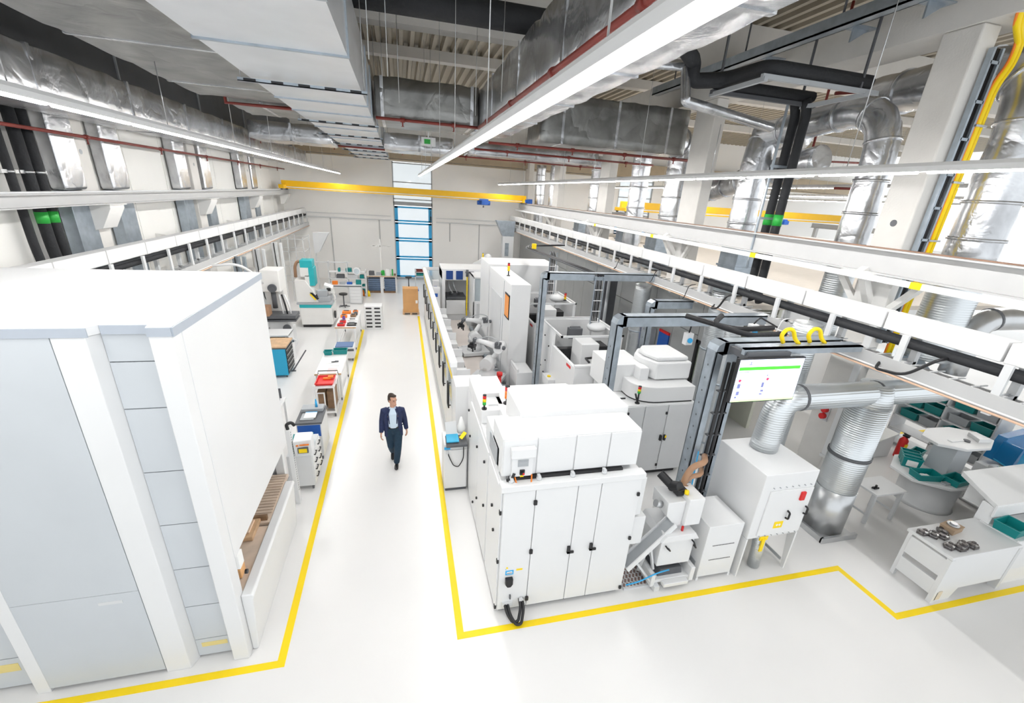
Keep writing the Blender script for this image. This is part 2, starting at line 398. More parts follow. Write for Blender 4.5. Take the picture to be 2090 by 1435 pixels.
# ================================================================ OVERHEAD: rails, lamps, ducts, pipes
t = thing('crane_rail', 'grey-white steel crane rail along the left wall', 'crane rail', (-6.35, 0, 0))
part(t, 'beam', B().ibeam((0, -2, 5.19), (0, 30.6, 5.19), .26, .24, .02, .03), RAILW)
part(t, 'track', B().box(-.03, -2, 5.31, .03, 30.6, 5.34), LGREY)
for y in (6.3, 12.55, 18.4, 24.2, 30):
    part(t, 'rail_bracket', B().prism([(-.3, 5.07), (.14, 5.07), (.14, 4.98), (-.1, 4.55), (-.3, 4.5)], 'y', y - .28, y + .28).box(-.2, y - .34, 5.05, .18, y + .34, 5.07), WHITE2, .01)
t = thing('crane_rail', 'white steel crane rail along the right column row', 'crane rail', (7.75, 0, 0))
part(t, 'beam', B().ibeam((0, -2, 5.15), (0, 30.8, 5.15), .28, .40, .025, .03), RAILW)
part(t, 'track', B().box(-.03, -2, 5.34, .03, 30.8, 5.37), mat('rusty_track', (.28, .17, .12), .5, .4, var=.2))
for y in (6.05, 12.3, 18.5, 24.7, 30.5):
    b = B().box(-.2, y - .3, 4.89, .44, y + .3, 4.95).beam((-.1, y, 5.0), (.44, y, 4.2), .12, .12).box(.3, y - .3, 4.3, .46, y + .3, 5.0)
    b.beam((.3, y - .9, 5.03), (.42, y - .1, 4.1), .1, .1).beam((.3, y + .9, 5.03), (.42, y + .1, 4.1), .1, .1)
    part(t, 'rail_bracket', b, WHITE2)
# linear lamps
def lamp_row(x, z, y0, y1, lab, grp, w=.13, seg=1.5):
    t = thing('linear_ceiling_lamp', lab, 'lamp', (x, y0, z), group=grp)
    L = y1 - y0
    part(t, 'housing', B().prism([(-w / 2, 0), (w / 2, 0), (w * .42, .06), (w * .2, .10), (-w * .2, .10), (-w * .42, .06)], 'y', 0, L), WHITE)
    y = 0.03
    while y < L - .2:
        e = min(y + seg - .13, L - .02)
        part(t, 'tube', B().prism([(-w * .24, 0), (-w * .15, -.02), (w * .15, -.02), (w * .24, 0)], 'y', y, e), TUBE); y += seg
    def roof(Y):
        for (xa, xb, ya, yb, zz) in ((-3.75, -2.1, 1, 11.35, 7.24), (-3.4, 1.9, 11.7, 13.45, 7.21), (-4.6, 1.95, 17.45, 19.25, 6.99), (3.7, 8.2, 12.95, 14.45, 7.2), (2.6, 7.9, 18.5, 20.3, 7.14), (5.0, 7.4, 8.2, 8.8, 7.3)):
            if xa - .1 < x < xb + .1 and ya - .1 < Y < yb + .1: return zz
        for b_ in (5.9, 12.1, 18.3, 24.5):
            if abs(Y - b_) < .3: return 9.05 if b_ < 13 else 9.85
        return 10.15
    y = 1.0
    while y < L:
        part(t, 'hanger_wire', B().cyl((0, y, .09), (0, y, roof(y0 + y) - z), .006, n=5), STEEL); y += 3.0
    return t
lamp_row(-3.3, 6.35, 1.5, 29.5, 'long row of lit tubes hanging below the left foil duct', 'linear lamps of the main hall')
lamp_row(0.91, 6.35, 1.2, 23.0, 'long row of lit tubes running down the middle of the ceiling, brightest and nearest', 'linear lamps of the main hall')
lamp_row(6.05, 6.35, 1.5, 29.5, 'long thin row of lit tubes at the right, crossing in front of the nearest column', 'linear lamps of the main hall')
lamp_row(13.0, 6.6, 6.0, 29.5, 'first lamp row of the neighbouring bay beyond the columns', 'linear lamps of the neighbouring bay')
lamp_row(19.0, 6.6, 8.0, 29.5, 'second lamp row of the neighbouring bay', 'linear lamps of the neighbouring bay')
lamp_row(25.0, 6.6, 10.0, 29.5, 'third lamp row of the neighbouring bay', 'linear lamps of the neighbouring bay')
# big flat galvanised duct in the centre left
def rect_duct(lab, x0, x1, y0, y1, z0, z1, m, joints, name='air_duct', fl=.03, rot=None, grp=None, jm=None, bevel=0.0):
    t = thing(name, lab, 'air duct', ((x0 + x1) / 2, y0, z0), group=grp)
    cx = (x0 + x1) / 2
    part(t, 'duct_body', B().box(x0 - cx, 0, 0, x1 - cx, y1 - y0, z1 - z0), m, bevel)
    for y in joints:
        y -= y0
        part(t, 'joint_flange', B().box(x0 - cx - fl, y - .02, -fl, x1 - cx + fl, y + .02, z1 - z0 + fl), jm or GALV)
    return t
t = rect_duct('wide flat pale galvanised duct running down the hall left of centre, with slotted hanger rails', -2.05, -.52, 1.0, 27.0, 7.15, 8.05, DUCTG, [2.8, 4.6, 6.35, 9.8, 11.2, 13.9, 16.7, 19.6, 22.4, 24.8], fl=.022)
for y in (3.6, 8.2, 12.4, 15.3, 18.2, 21, 23.6, 26):
    b = B(); y_ = y - 1.0
    for zz in (-.10, -.06): pass
    r = part(t, 'hanger_rail', B().box(-.9, y_ - .03, -.075, .86, y_ - .01, -.03).box(-.9, y_ - .03, -.075, .86, y_ + .03, -.065), GALV)
    xx = -.82
    while xx < .8: mesh('slot', B().box(xx, y_ - .034, -.066, xx + .16, y_ - .031, -.036), BLACK, parent=r); xx += .36
    for xx in (-.86, .82): part(t, 'threaded_rod', B().cyl((xx, y_, -.07), (xx, y_, 1.9), .007, n=5), STEEL)
# foil wrapped ducts: soft, slightly dented surface
def foil_box(lab, x0, x1, y0, y1, z0, z1, axis='y', m=None, step=.9, label_group=None, tape_=True, seed=1, amp=.011):
    rnd = random.Random(seed)
    t = thing('foil_wrapped_duct', lab, 'air duct', ((x0 + x1) / 2, (y0 + y1) / 2, z0), group=label_group)
    cx, cy = (x0 + x1) / 2, (y0 + y1) / 2
    bm = bmesh.new()
    nx = max(2, int((x1 - x0) / .22)); ny = max(2, int((y1 - y0) / .22)); nz = max(3, int((z1 - z0) / .2))
    def grid(f, a, b_):
        vv = [[bm.verts.new(f(i / a, j / b_)) for j in range(b_ + 1)] for i in range(a + 1)]
        for i in range(a):
            for j in range(b_): bm.faces.new((vv[i][j], vv[i + 1][j], vv[i + 1][j + 1], vv[i][j + 1]))
    X0, X1, Y0, Y1, Z1 = x0 - cx, x1 - cx, y0 - cy, y1 - cy, z1 - z0
    grid(lambda u, v: (X0 + (X1 - X0) * u, Y0 + (Y1 - Y0) * (1 - v), 0), nx, ny)
    grid(lambda u, v: (X0 + (X1 - X0) * u, Y0 + (Y1 - Y0) * v, Z1), nx, ny)
    grid(lambda u, v: (X0 + (X1 - X0) * u, Y0, Z1 * v), nx, nz)
    grid(lambda u, v: (X0 + (X1 - X0) * (1 - u), Y1, Z1 * v), nx, nz)
    grid(lambda u, v: (X0, Y0 + (Y1 - Y0) * (1 - u), Z1 * v), ny, nz)
    grid(lambda u, v: (X1, Y0 + (Y1 - Y0) * u, Z1 * v), ny, nz)
    bmesh.ops.remove_doubles(bm, verts=bm.verts, dist=.001)
    for v in bm.verts:
        v.co += V((rnd.uniform(-amp, amp), rnd.uniform(-amp, amp), rnd.uniform(-amp, amp)))
        q = (v.co.y if axis == 'y' else v.co.x) / step
        sag = abs(math.sin(q * math.pi)) * .014
        v.co.x += (1 if v.co.x > (X0 + X1) / 2 else -1) * (sag if axis == 'y' else 0)
        v.co.y += (1 if v.co.y > 0 else -1) * (sag if axis == 'x' else 0)
        v.co.z += (1 if v.co.z > Z1 / 2 else -1) * sag
    me = bpy.data.meshes.new('foil'); bm.to_mesh(me); bm.free()
    me.polygons.foreach_set('use_smooth', [True] * len(me.polygons)); me.materials.append(m or FOIL)
    o = bpy.data.objects.new('foil_wrap', me); COL.objects.link(o); o.parent = t
    md = o.modifiers.new('bevel', 'BEVEL'); md.width = .03; md.limit_method = 'ANGLE'; md.angle_limit = 1.0
    if tape_:
        a = math.ceil(((Y0 if axis == 'y' else X0) + .1) / step) * step; k = 0
        while a < (Y1 if axis == 'y' else X1) - .1 and k < 12:
            e = .012
            if axis == 'y': bb = B().box(X0 - e, a - .035, -e, X1 + e, a + .035, Z1 + e)
            else: bb = B().box(a - .035, Y0 - e, -e, a + .035, Y1 + e, Z1 + e)
            part(t, 'tape_band', bb, FOIL); a += step * 2; k += 1
    return t
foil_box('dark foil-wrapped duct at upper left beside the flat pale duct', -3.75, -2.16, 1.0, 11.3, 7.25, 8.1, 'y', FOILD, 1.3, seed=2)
foil_box('long foil-wrapped duct along the left wall above the lamp row', -6.2, -4.9, 1.0, 29.0, 6.66, 7.32, 'y', FOIL, 1.25, seed=3)
rect_duct('dark box added above the left foil duct to fill the gap with shade', -6.85, -5.35, 1.0, 28.0, 7.42, 8.7, DGREY, [4, 8, 12, 16, 20], jm=MGREY)  # added dark filler, its colour stands in for shade between the ducts
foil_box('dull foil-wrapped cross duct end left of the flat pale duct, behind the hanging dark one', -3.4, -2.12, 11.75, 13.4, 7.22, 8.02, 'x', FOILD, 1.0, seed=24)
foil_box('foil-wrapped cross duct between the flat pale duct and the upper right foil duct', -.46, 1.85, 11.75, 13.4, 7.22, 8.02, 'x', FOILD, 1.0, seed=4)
foil_box('foil-wrapped duct at upper right of centre with a red pipe along its lower edge', 1.88, 2.85, 0.5, 13.4, 7.22, 8.0, 'y', FOIL, 1.1, seed=5)
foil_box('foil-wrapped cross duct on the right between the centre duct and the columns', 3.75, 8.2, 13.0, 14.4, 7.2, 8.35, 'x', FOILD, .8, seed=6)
foil_box('low foil-wrapped duct in the rear left, ending at the flat pale duct', -4.6, -2.12, 17.5, 19.2, 7.0, 7.5, 'x', FOIL, 1.2, seed=28)
foil_box('low foil-wrapped duct in the rear, right of the flat pale duct near the exit sign', -.46, 1.9, 17.5, 19.2, 7.0, 7.5, 'x', FOIL, 1.2, seed=8)
foil_box('flat foil-wrapped duct in the rear right crossing behind the lamp', 2.6, 7.9, 18.6, 20.2, 7.15, 7.55, 'x', FOIL, 1.2, seed=9)
# round foil ducts
def foil_round(lab, pts, r, m=None, bend=.5, grp=None, bands=True, nm='foil_wrapped_duct', seed=1, bandm=None, step=.55):
    rnd = random.Random(seed)
    p0 = V(pts[-1]); t = thing(nm, lab, 'air duct', p0, group=grp)
    P_ = [V(p) - p0 for p in pts]
    o = [P_[0]]
    for i in range(1, len(P_) - 1):
        a, b, c = P_[i - 1], P_[i], P_[i + 1]; d = min(bend, (a - b).length * .48, (c - b).length * .48)
        q0 = b + (a - b).normalized() * d; q1 = b + (c - b).normalized() * d
        for k in range(7):
            s = k / 6; o.append(q0 * (1 - s) ** 2 + b * 2 * s * (1 - s) + q1 * s * s)
    o.append(P_[-1]); fine = [o[0]]
    for i in range(1, len(o)):
        n = max(1, int((o[i] - o[i - 1]).length / .18))
        for k in range(1, n + 1): fine.append(o[i - 1].lerp(o[i], k / n))
    soft = (m is None or m in (FOIL, FOILD))
    rad = [r * (1 + (rnd.uniform(-.03, .035) if soft else 0)) for _ in fine]
    part(t, 'duct_tube', B().loft(fine, rad, 20), m or FOIL)
    if bands:
        acc = 0
        for i in range(1, len(fine) - 1):
            acc += (fine[i] - fine[i - 1]).length
            if acc > step:
                acc = 0; d = (fine[i + 1] - fine[i - 1]).normalized()
                part(t, 'band', B().loft([fine[i] - d * .025, fine[i] + d * .025], r * (1.075 if soft else 1.03), 20), bandm or (m or FOIL))
    return t
G = 'vertical foil ducts between the right columns'
foil_round('large round foil duct rising at the far right edge behind the yellow pipes', [(9.6, 8.6, 8.1), (9.35, 5.65, 8.1), (9.35, 5.65, 5.2)], .36, seed=1, bend=.8)
foil_round('round foil duct just left of the nearest column, curving away at the top', [(8.75, 10.6, 7.55), (8.75, 7.35, 7.75), (8.75, 7.35, 5.1)], .28, seed=2, bend=.9)
foil_round('round foil duct behind the black pipes, curving into the wide cross duct', [(9.9, 10.5, 7.6), (8.7, 10.5, 7.6), (8.7, 10.5, 5.1)], .33, seed=3, bend=.7)
foil_round('foil duct elbow dropping from the cross duct right of the middle', [(7.9, 13.6, 7.6), (8.75, 13.9, 7.6), (8.75, 13.9, 5.1)], .42, seed=4, bend=.8)
foil_round('round foil duct elbow sweeping low behind the right lamp row', [(9.35, 9.2, 7.0), (9.3, 11.3, 6.6), (9.3, 13.4, 6.2)], .3, seed=14, bend=.9)
foil_round('foil duct beside the second farthest column on the right', [(8.7, 16.4, 7.8), (8.7, 16.4, 3.65)], .33, seed=5, grp=None)
foil_round('foil duct between two far columns on the right', [(8.75, 20.3, 7.6), (8.75, 20.3, 3.65)], .36, seed=6)
foil_round('slim foil duct near the far end of the right rail', [(8.7, 26.3, 7.6), (8.7, 26.3, 3.65)], .35, seed=7)
foil_round('slim foil duct in the far right corner above the crane end', [(8.6, 29.0, 7.6), (8.6, 29.0, 3.65)], .3, seed=8)
# galvanised continuations under the rail
for (x, y, w, lab) in ((8.8, 10.4, .7, 'square galvanised duct below the rail near the black pipes'), (8.9, 14.6, .75, 'square galvanised duct below the rail, middle of the row'), (9.0, 17.3, .7, 'square galvanised duct below the rail, toward the back'), (8.9, 22.0, .7, 'square galvanised duct below the rail, far back')):
    t = thing('galvanised_duct', lab, 'air duct', (x, y, 3.66))
    part(t, 'duct_body', B().box(-w / 2, -w / 2, 0, w / 2, w / 2, 1.45), GALV, .01)
    part(t, 'joint_flange', B().box(-w / 2 - .03, -w / 2 - .03, .7, w / 2 + .03, w / 2 + .03, .75), GALV)
foil_round('fat spiral duct hanging below the rail at the right', [(9.27, 5.6, 5.1), (9.27, 5.6, 3.5)], .36, SPIRAL, bandm=GALV, nm='spiral_duct', step=1.3)
foil_round('curved steel ventilation duct at the right edge above the cable tray', [(9.6, 5.3, 3.3), (9.6, 5.3, 4.3), (12.0, 5.3, 4.3)], .2, STEEL, bandm=DGREY, nm='spiral_duct', bend=.7, step=1.1)
foil_round('spiral duct beside the nearest column below the rail', [(8.75, 7.35, 5.1), (8.75, 7.35, 3.4)], .27, SPIRAL, bandm=GALV, nm='spiral_duct', step=.8)
# left wall foil ducts (flat packs either side of each column) with galvanised lower ends
k = 0
for y, lab in ((12.05, 'flat foil duct on the left wall beside the black pipes'), (13.75, 'flat foil duct on the left wall right of the nearest visible column'), (17.4, 'flat foil duct on the left wall left of the second column'), (19.3, 'flat foil duct on the left wall right of the second column'), (23.4, 'flat foil duct on the left wall left of the farthest column'), (25.0, 'flat foil duct on the left wall right of the farthest column')):
    k += 1
    t = thing('wall_duct', lab, 'air duct', (-6.72, y, 5.35))
    bb = B(); rnd = random.Random(k)
    bb.prism([(-.36, -.02), (.34, .0), (.38 + rnd.uniform(-.03, .03), .4), (.35, .9), (.37, 1.9), (-.35, 1.9), (-.38, 1.1), (-.34 - rnd.uniform(0, .04), .5)], 'x', -.15, .15)
    part(t, 'foil_wrap', bb, FOIL, .06, seg=4)
    part(t, 'lower_duct', B().box(-.13, -.34, -3.0 if k < 3 else -2.4, .12, .34, -.03), GALV, .01)
# black insulated pipes on the left wall
for y, lab in ((10.55, 'leftmost black insulated pipe on the left wall'), (10.98, 'middle black insulated pipe on the left wall with green band'), (11.27, 'right one of the black insulated pipes on the left wall with green band')):
    t = thing('insulated_pipe', lab, 'pipe', (-6.72, y, 0))
    r = .07 if y < 10.8 else .095
    part(t, 'pipe_insulation', B().tube([(0, 0, 7.4), (0, 0, 4.2), (.08, .05, 3.4), (.08, .05, .5)], r, 12, .4), RUBBER)
    if y > 10.8: part(t, 'colour_band', B().cyl((0, 0, 4.74), (0, 0, 4.95), r * 1.05, n=14), GREEN, label='bright green band')
    part(t, 'pipe_clamp', B().box(-.16, -.2, 5.62, .02, .2, 5.68).cyl((0, 0, 5.63), (0, 0, 5.67), r * 1.1), STEEL)
# sprinkler pipes (rust red)
def pipe(lab, pts, r, m, nm='sprinkler_pipe', cat='pipe', clamps=0, bend=0.0, grp=None):
    p0 = V(pts[0]); t = thing(nm, lab, cat, p0, group=grp)
    P_ = [V(p) - p0 for p in pts]
    part(t, 'pipe', B().tube(P_, r, 8, bend), m)
    L = (P_[-1] - P_[0])
    for i in range(clamps):
        c = P_[0] + L * ((i + .5) / clamps)
        part(t, 'pipe_joint', B().loft([c - L.normalized() * .05, c + L.normalized() * .05], r * 1.5, 8), m)
        if nm == 'sprinkler_pipe': part(t, 'sprinkler_head', B().cyl(c, c - V((0, 0, .12)), r * .5, n=6).cyl(c - V((0, 0, .12)), c - V((0, 0, .13)), r, n=8), m)
    return t
pipe('red sprinkler pipe along the left wall under the foil duct', [(-6.1, 1.0, 6.36), (-6.1, 29.0, 6.36)], .03, DRED, clamps=9)
pipe('red sprinkler pipe along the lower edge of the upper right foil duct', [(1.84, .5, 7.2), (1.84, 11.6, 7.2)], .035, DRED, clamps=5)
pipe('red sprinkler pipe along the bottom of the central cross duct', [(-.45, 11.62, 7.2), (1.84, 11.62, 7.2)], .032, DRED, clamps=2)
pipe('red sprinkler pipe dropping beside the dark duct end at upper left, then crossing right', [(-3.35, 11.5, 8.6), (-3.35, 11.5, 7.18), (-2.1, 11.6, 7.2)], .035, DRED, clamps=1)
pipe('upper red sprinkler pipe crossing the ceiling in the right half', [(2.4, 13.35, 7.08), (8.9, 13.3, 7.1)], .035, DRED, clamps=4)
pipe('second red sprinkler pipe crossing the ceiling in the right half', [(2.3, 15.2, 7.05), (8.6, 15.4, 7.05)], .03, DRED, clamps=3)
pipe('thin red sprinkler pipe crossing the rear ceiling from left wall to columns', [(-6.0, 19.5, 7.1), (8.8, 19.7, 7.1)], .03, DRED, clamps=6)
pipe('red sprinkler pipe with a riser in the neighbouring bay', [(9.6, 9.8, 10.1), (9.6, 9.8, 7.0), (12.2, 9.8, 7.1), (12.2, 9.8, 6.5), (10.6, 9.8, 6.45)], .03, DRED, clamps=0)
pipe('red sprinkler pipe high in the neighbouring bay', [(9.0, 9.0, 8.2), (12.5, 7.8, 8.6)], .035, DRED, clamps=2)
pipe('thick black insulated pipe crossing the roof opening at the top', [(-1.6, 8.6, 8.45), (4.2, 8.6, 8.45)], .2, RUBBER, nm='insulated_pipe')
# black insulated pipe loop on a steel strut frame
t = thing('pipe_support_frame', 'dark steel strut frame hanging under the roof beside the big column', 'pipe frame', (7.0, 8.05, 7.86))
for nm_, p, q in (('strut', (-1.15, -.65, 0), (1.3, -.65, 0)), ('strut', (-1.15, .68, 0), (1.3, .68, 0)), ('strut', (-1.1, -.7, -.04), (-1.1, .75, -.04)), ('strut', (1.05, -.7, -.04), (1.05, .75, -.04))):
    part(t, nm_, B().beam(p, q, .07, .07), DGREY if p[1] > -.5 else MGREY)
for x, y in ((.9, -.65), (.95, .68), (-1.0, .68)):
    part(t, 'hanger_rod', B().beam((x, y, 0), (x, y, 1.25), .035, .035), DGREY)
for x, y in ((.72, .75), (1.3, .75)): part(t, 'drop_strut', B().beam((x, y, 0), (x, y, -3.3), .04, .04), GALV)
part(t, 'drop_crossbar', B().beam((.7, .78, -1.15), (1.35, .78, -1.15), .03, .05).beam((.7, .78, -2.2), (1.35, .78, -2.2), .03, .05), GALV)
pipe('black insulated pipe loop lying on the strut frame', [(4.3, 7.6, 8.25), (5.3, 8.6, 8.25), (5.3, 8.6, 7.95), (5.95, 8.5, 8.02), (6.0, 7.5, 8.02), (8.15, 7.5, 8.02)], .13, RUBBER, nm='insulated_pipe', bend=.25)
pipe('second black insulated pipe on the rear strut of the frame', [(5.9, 8.72, 8.0), (8.2, 8.72, 8.0)], .1, RUBBER, nm='insulated_pipe')
for y, lab in ((8.74, 'left one of two black insulated pipes dropping past the right rail, green band'), (9.02, 'right one of two black insulated pipes dropping past the right rail, green band')):
    t = thing('insulated_pipe', lab, 'pipe', (8.12, y - .05, 4.0))
    part(t, 'pipe_insulation', B().tube([(-.1, 0, 3.95), (0, 0, 3.7), (0, 0, 0), (.1, .0, -.2)], .095, 12, .1), RUBBER)
    part(t, 'colour_band', B().cyl((0, 0, 1.52), (0, 0, 1.75), .1, n=14), GREEN, label='bright green band')
# silver pipe going round the black elbow
pipe('silver foil-clad square pipe bending round the black elbow', [(4.4, 8.9, 8.2), (5.2, 8.7, 8.2), (5.2, 8.5, 7.6), (7.2, 8.5, 7.35)], .09, FOIL, nm='foil_pipe', bend=.05)
# steel channel with plates under the roof at top right
t = thing('steel_channel', 'long grey steel channel under the roof at top right', 'steel channel', (7.5, 2.0, 8.8))
part(t, 'channel', B().box(-.1, 0, 0, .1, 12, .03).box(-.1, 0, 0, -.08, 12, .2).box(.08, 0, 0, .1, 12, .2), GALV)
for y in (4.4, 5.6, 7.6): part(t, 'gusset_plate', B().prism([(.1, .0), (.45, .0), (.1, -.22)], 'y', y, y + .03).box(.08, y - .1, -.01, .5, y + .14, .01), GALV)
for y in (1.0, 3.4, 5.8, 8.2, 11): part(t, 'hanger_rod', B().cyl((0, y, .03), (0, y, 1.4), .02, n=6), DGREY)
# yellow gas pipes and cable ladder on the nearest column
t = thing('cable_ladder', 'grey vertical cable ladder on the nearest right column', 'cable ladder', (8.42, 5.87, 3.7))
for x in (0, .17): part(t, 'side_rail', B().box(x - .02, -.03, 0, x + .02, .05, 4.5), GALV)
for i in range(9): part(t, 'rung', B().box(0, -.03, .3 + i * .5, .17, -.01, .34 + i * .5), GALV)
cb = B()
for x in (.05, .09, .13, .16): cb.tube([(x, .01, 0), (x, .01, 4.5)], .012, 6)
part(t, 'cable_bundle', cb, BLACK)
for dx, r, m, lab in ((.24, .042, YELLOW, 'thicker yellow gas pipe beside the cable ladder, bending at the top'), (.325, .028, YELLOW, 'thinner yellow gas pipe at the outer side of the pair'), (.19, .016, ORANGE, 'thin orange cable pipe next to the yellow gas pipes')):
    pipe(lab, [(8.44 + dx, 5.86, 3.4), (8.44 + dx, 5.86, 7.75), (8.60 + dx, 5.86, 8.05), (8.60 + dx, 5.86, 8.3), (8.0 + dx, 5.6, 8.42), (8.0 + dx, 5.5, 9.5)], r, m, nm='gas_pipe', bend=.2)
t = thing('pipe_clamp_set', 'steel clamps holding the yellow pipes on the column', 'pipe clamp', (8.68, 5.86, 4.6))
for z in (0, .9, 1.8, 2.6): part(t, 'clamp', B().box(-.1, -.055, z, .13, .055, z + .03), STEEL)
# cable trunking and trays under both rails
def trunk(x, s, lab, y0, y1, zt, seg, tz):
    """s=+1: assembly whose open side faces -x"""
    t = thing('cable_trunking', lab, 'cable tray', (x, y0, tz))
    L = y1 - y0; y = 0; k = 0
    part(t, 'tray_channel', B().box(-.02 * s, 0, -.02, .34 * s, L, 0).box(-.02 * s, 0, 0, 0, L, .22).box(.32 * s, 0, 0, .34 * s, L, .16), RAILW)
    while y < L - .5 and k < 60:
        e = min(y + seg - .03, L); k += 1
        part(t, 'trunk_box', B().box(.10 * s, y, zt, .34 * s, e, zt + .26), mat('trunk_white', (.72, .72, .72), .5), .012); y += seg
    y = .4
    while y < L:
        part(t, 'bracket', B().box(.0, y, .14, .34 * s, y + .07, .20).box(-.01 * s, y, -.05, .03 * s, y + .09, zt + .02).box(.28 * s, y, .1, .36 * s, y + .09, zt + .02), LGREY); y += seg * .8
    for (xx, zz, r, m) in ((.12, zt - .12, .055, RUBBER), (.24, zt - .1, .05, DGREY), (.2, .12, .02, BLACK), (.1, .05, .03, LGREY), (-.035, -.005, .014, mat('pinkish_cable', (.75, .5, .35), .6)), (-.03, .035, .012, PAPER)):
        part(t, 'busbar_tube' if r > .03 else 'cable', B().cyl((xx * s, 0, zz), (xx * s, L, zz), r, n=10), m)
    rg = B(); y = .1; n = 0
    while y < L: rg.box(.03 * s, y, .2, .32 * s, y + .02, .215); y += .25
    o = part(t, 'ladder_rungs', rg, LGREY); o['kind'] = 'stuff'
    return t
trunk(6.98, 1, 'long white cable trunking assembly with dark tubes below the right rail', .5, 30.5, .58, 1.5, 3.68)
trunk(-5.55, -1, 'long white cable trunking assembly with dark openings along the left side', 7.65, 31.2, .76, 1.5, 3.28)
t = thing('handrail_profile', 'thin white rail between the right crane rail and the trunking', 'rail', (7.45, 0, 4.86))
part(t, 'profile', B().box(-.03, .5, 0, .03, 30.5, .09), WHITE)
for y in (4.9, 8.3, 12.6, 17): part(t, 'yellow_marker', B().box(-.033, y, -.003, .033, y + .16, .093), YELLOW, label='small yellow marker')
for y in (6.05, 12.3, 18.5, 24.7): part(t, 'support_arm', B().box(0, y, .02, .75, y + .05, .07), WHITE)
# white wall brackets holding the left trunking
t = thing('wall_outrigger_set', 'white outrigger arms between the left wall and the trunking', 'bracket', (-6.9, 0, 3.6))
for y in (6.3, 8.6, 12.55, 15.5, 18.4, 21.4, 24.2, 27, 30): part(t, 'outrigger_arm', B().prism([(0, .0), (.98, .32), (.98, .4), (0, .55)], 'y', y - .04, y + .04), WHITE2)
# hanging wires near the roof opening
for x, y in ((-.3, 6.6), (-.1, 7.4), (.05, 9.4), (1.5, 9.9), (1.66, 8.2), (-.25, 10.6)):
    solo('suspension_wire', 'thin steel suspension wire hanging in the roof opening', 'wire', B().cyl((0, 0, 0), (0, 0, 1.9), .006, n=5), STEEL, (x, y, 7.2), group='steel wires in the roof opening')
# dangling cables along the right tray
for i, (y, z, dy) in enumerate(((4.0, 4.1, .7), (5.9, 3.95, .15), (6.6, 3.95, .12), (8.2, 4.05, .4), (9.6, 4.0, .15), (11.2, 4.1, .25), (13.5, 4.1, .3))):
    solo('hanging_cable', ['black cable looping from the right tray nearest the camera', 'thin white cable hanging over the tray side, right of the black loop', 'second thin white cable over the tray side', 'black cable looping over the tray above the wall screen', 'thin dark cable hanging over the tray in the middle', 'dark cable over the tray left of the steel frames', 'small dark cable over the tray toward the back'][i], 'cable',
         B().tube([(.1, 0, z - 3.6), (-.08, 0, z - 3.62), (-.12, dy * .4, z - 3.95), (-.1, dy, z - 4.0), (.02, dy + .05, z - 3.93)], .022 if i in (0, 3) else .01, 7, .15), BLACK if i in (0, 3, 4, 5, 6) else WHITE, (6.95, y, 3.62))
# cable tray lines hanging far behind in the neighbouring bay and exit sign
t = thing('exit_sign', 'small white exit sign with green symbol hanging below the cross duct', 'sign', (.85, 14.4, 6.95))
part(t, 'sign_box', B().box(-.2, -.03, 0, .2, .03, .22), WHITE, .005)
part(t, 'green_symbol', B().box(-.12, -.035, .05, .05, -.03, .17), GREEN)
part(t, 'hanger', B().box(-.02, -.01, .22, .02, .01, .5), WHITE)

# ================================================================ MACHINES, RIGHT OF THE AISLE
def hinge(par, x, y, z, ax='y', s=.035, nm='hinge'):
    b = B()
    if ax == 'y': b.box(x - s * .7, y - .03, z - s, x + s * .7, y, z + s)
    else: b.box(x - .03, y - s * .7, z - s, x, y + s * .7, z + s)
    return part(par, nm, b, BLACK, .006)
def signal_lamp(lab, loc, cols=(RED, YELLOW, GREEN), r=.03, h=.055, pole=.08, arm=None):
    t = thing('signal_tower_light', lab, 'signal light', loc)
    b = B().cyl((0, 0, 0), (0, 0, .02), r * 1.5).cyl((0, 0, 0), (0, 0, pole), r * .5)
    if arm: b.beam((0, 0, .02), arm, .03, .03)
    part(t, 'pole', b, BLACK)
    z = pole
    for c in reversed(cols): part(t, 'lens', B().cyl((0, 0, z), (0, 0, z + h - .004), r), c); z += h
    part(t, 'cap', B().cyl((0, 0, z), (0, 0, z + .015), r), BLACK)
    return t
# --- large front machine
t = thing('machining_centre', 'large white cabinet machine with stacked upper housing in the right foreground', 'machine', (1.17, 4.6, 0))
part(t, 'cabinet_body', B().box(0, .03, .06, 2.03, 3.27, 2.27), WHITE, .015)
part(t, 'base_plinth', B().box(.04, .07, 0, 1.98, 3.2, .07), DGREY)
for x0, x1, lab in ((.01, .445, None), (.455, 1.05, None), (1.06, 1.40, None), (1.41, 2.02, None)):
    d = part(t, 'door', B().box(x0, 0, .09, x1, .03, 2.20), WHITE, .006)
    if x0 > .4 and x0 < 1.3: mesh('handle', B().box(x1 - .05, -.035, 1.03, x1 - .01, 0, 1.15).box(x1 - .05, -.035, 1.03, x1 + .05, -.015, 1.065), BLACK, parent=d)
for z in (.25, 1.15, 2.0):
    hinge(t, .45, 0, z); 
for z in (.16, 1.15, 1.95): hinge(t, 1.99, 0, z, s=.028)
for z in (.12, 1.0, 1.85): hinge(t, .0, .05, z, 'x')
for y in (.75, 1.7, 2.6):
    part(t, 'side_panel', B().box(-.02, y - .72, .09, 0, y + .16, 2.2), WHITE, .006)
for y, z in ((.35, 1.3), (.5, 1.62), (1.15, 1.1), (1.2, 1.9), (1.8, .75), (1.9, 1.75), (2.2, .35), (2.7, 1.5), (2.9, 1.95)):
    hinge(t, -.02, y, z, 'x', .022, 'latch')
part(t, 'top_ledge', B().box(-.03, -.02, 2.2, 2.06, .14, 2.30), WHITE, .012)
part(t, 'dark_slot', B().box(.1, .11, 2.30, 1.75, .17, 2.335), BLACK)
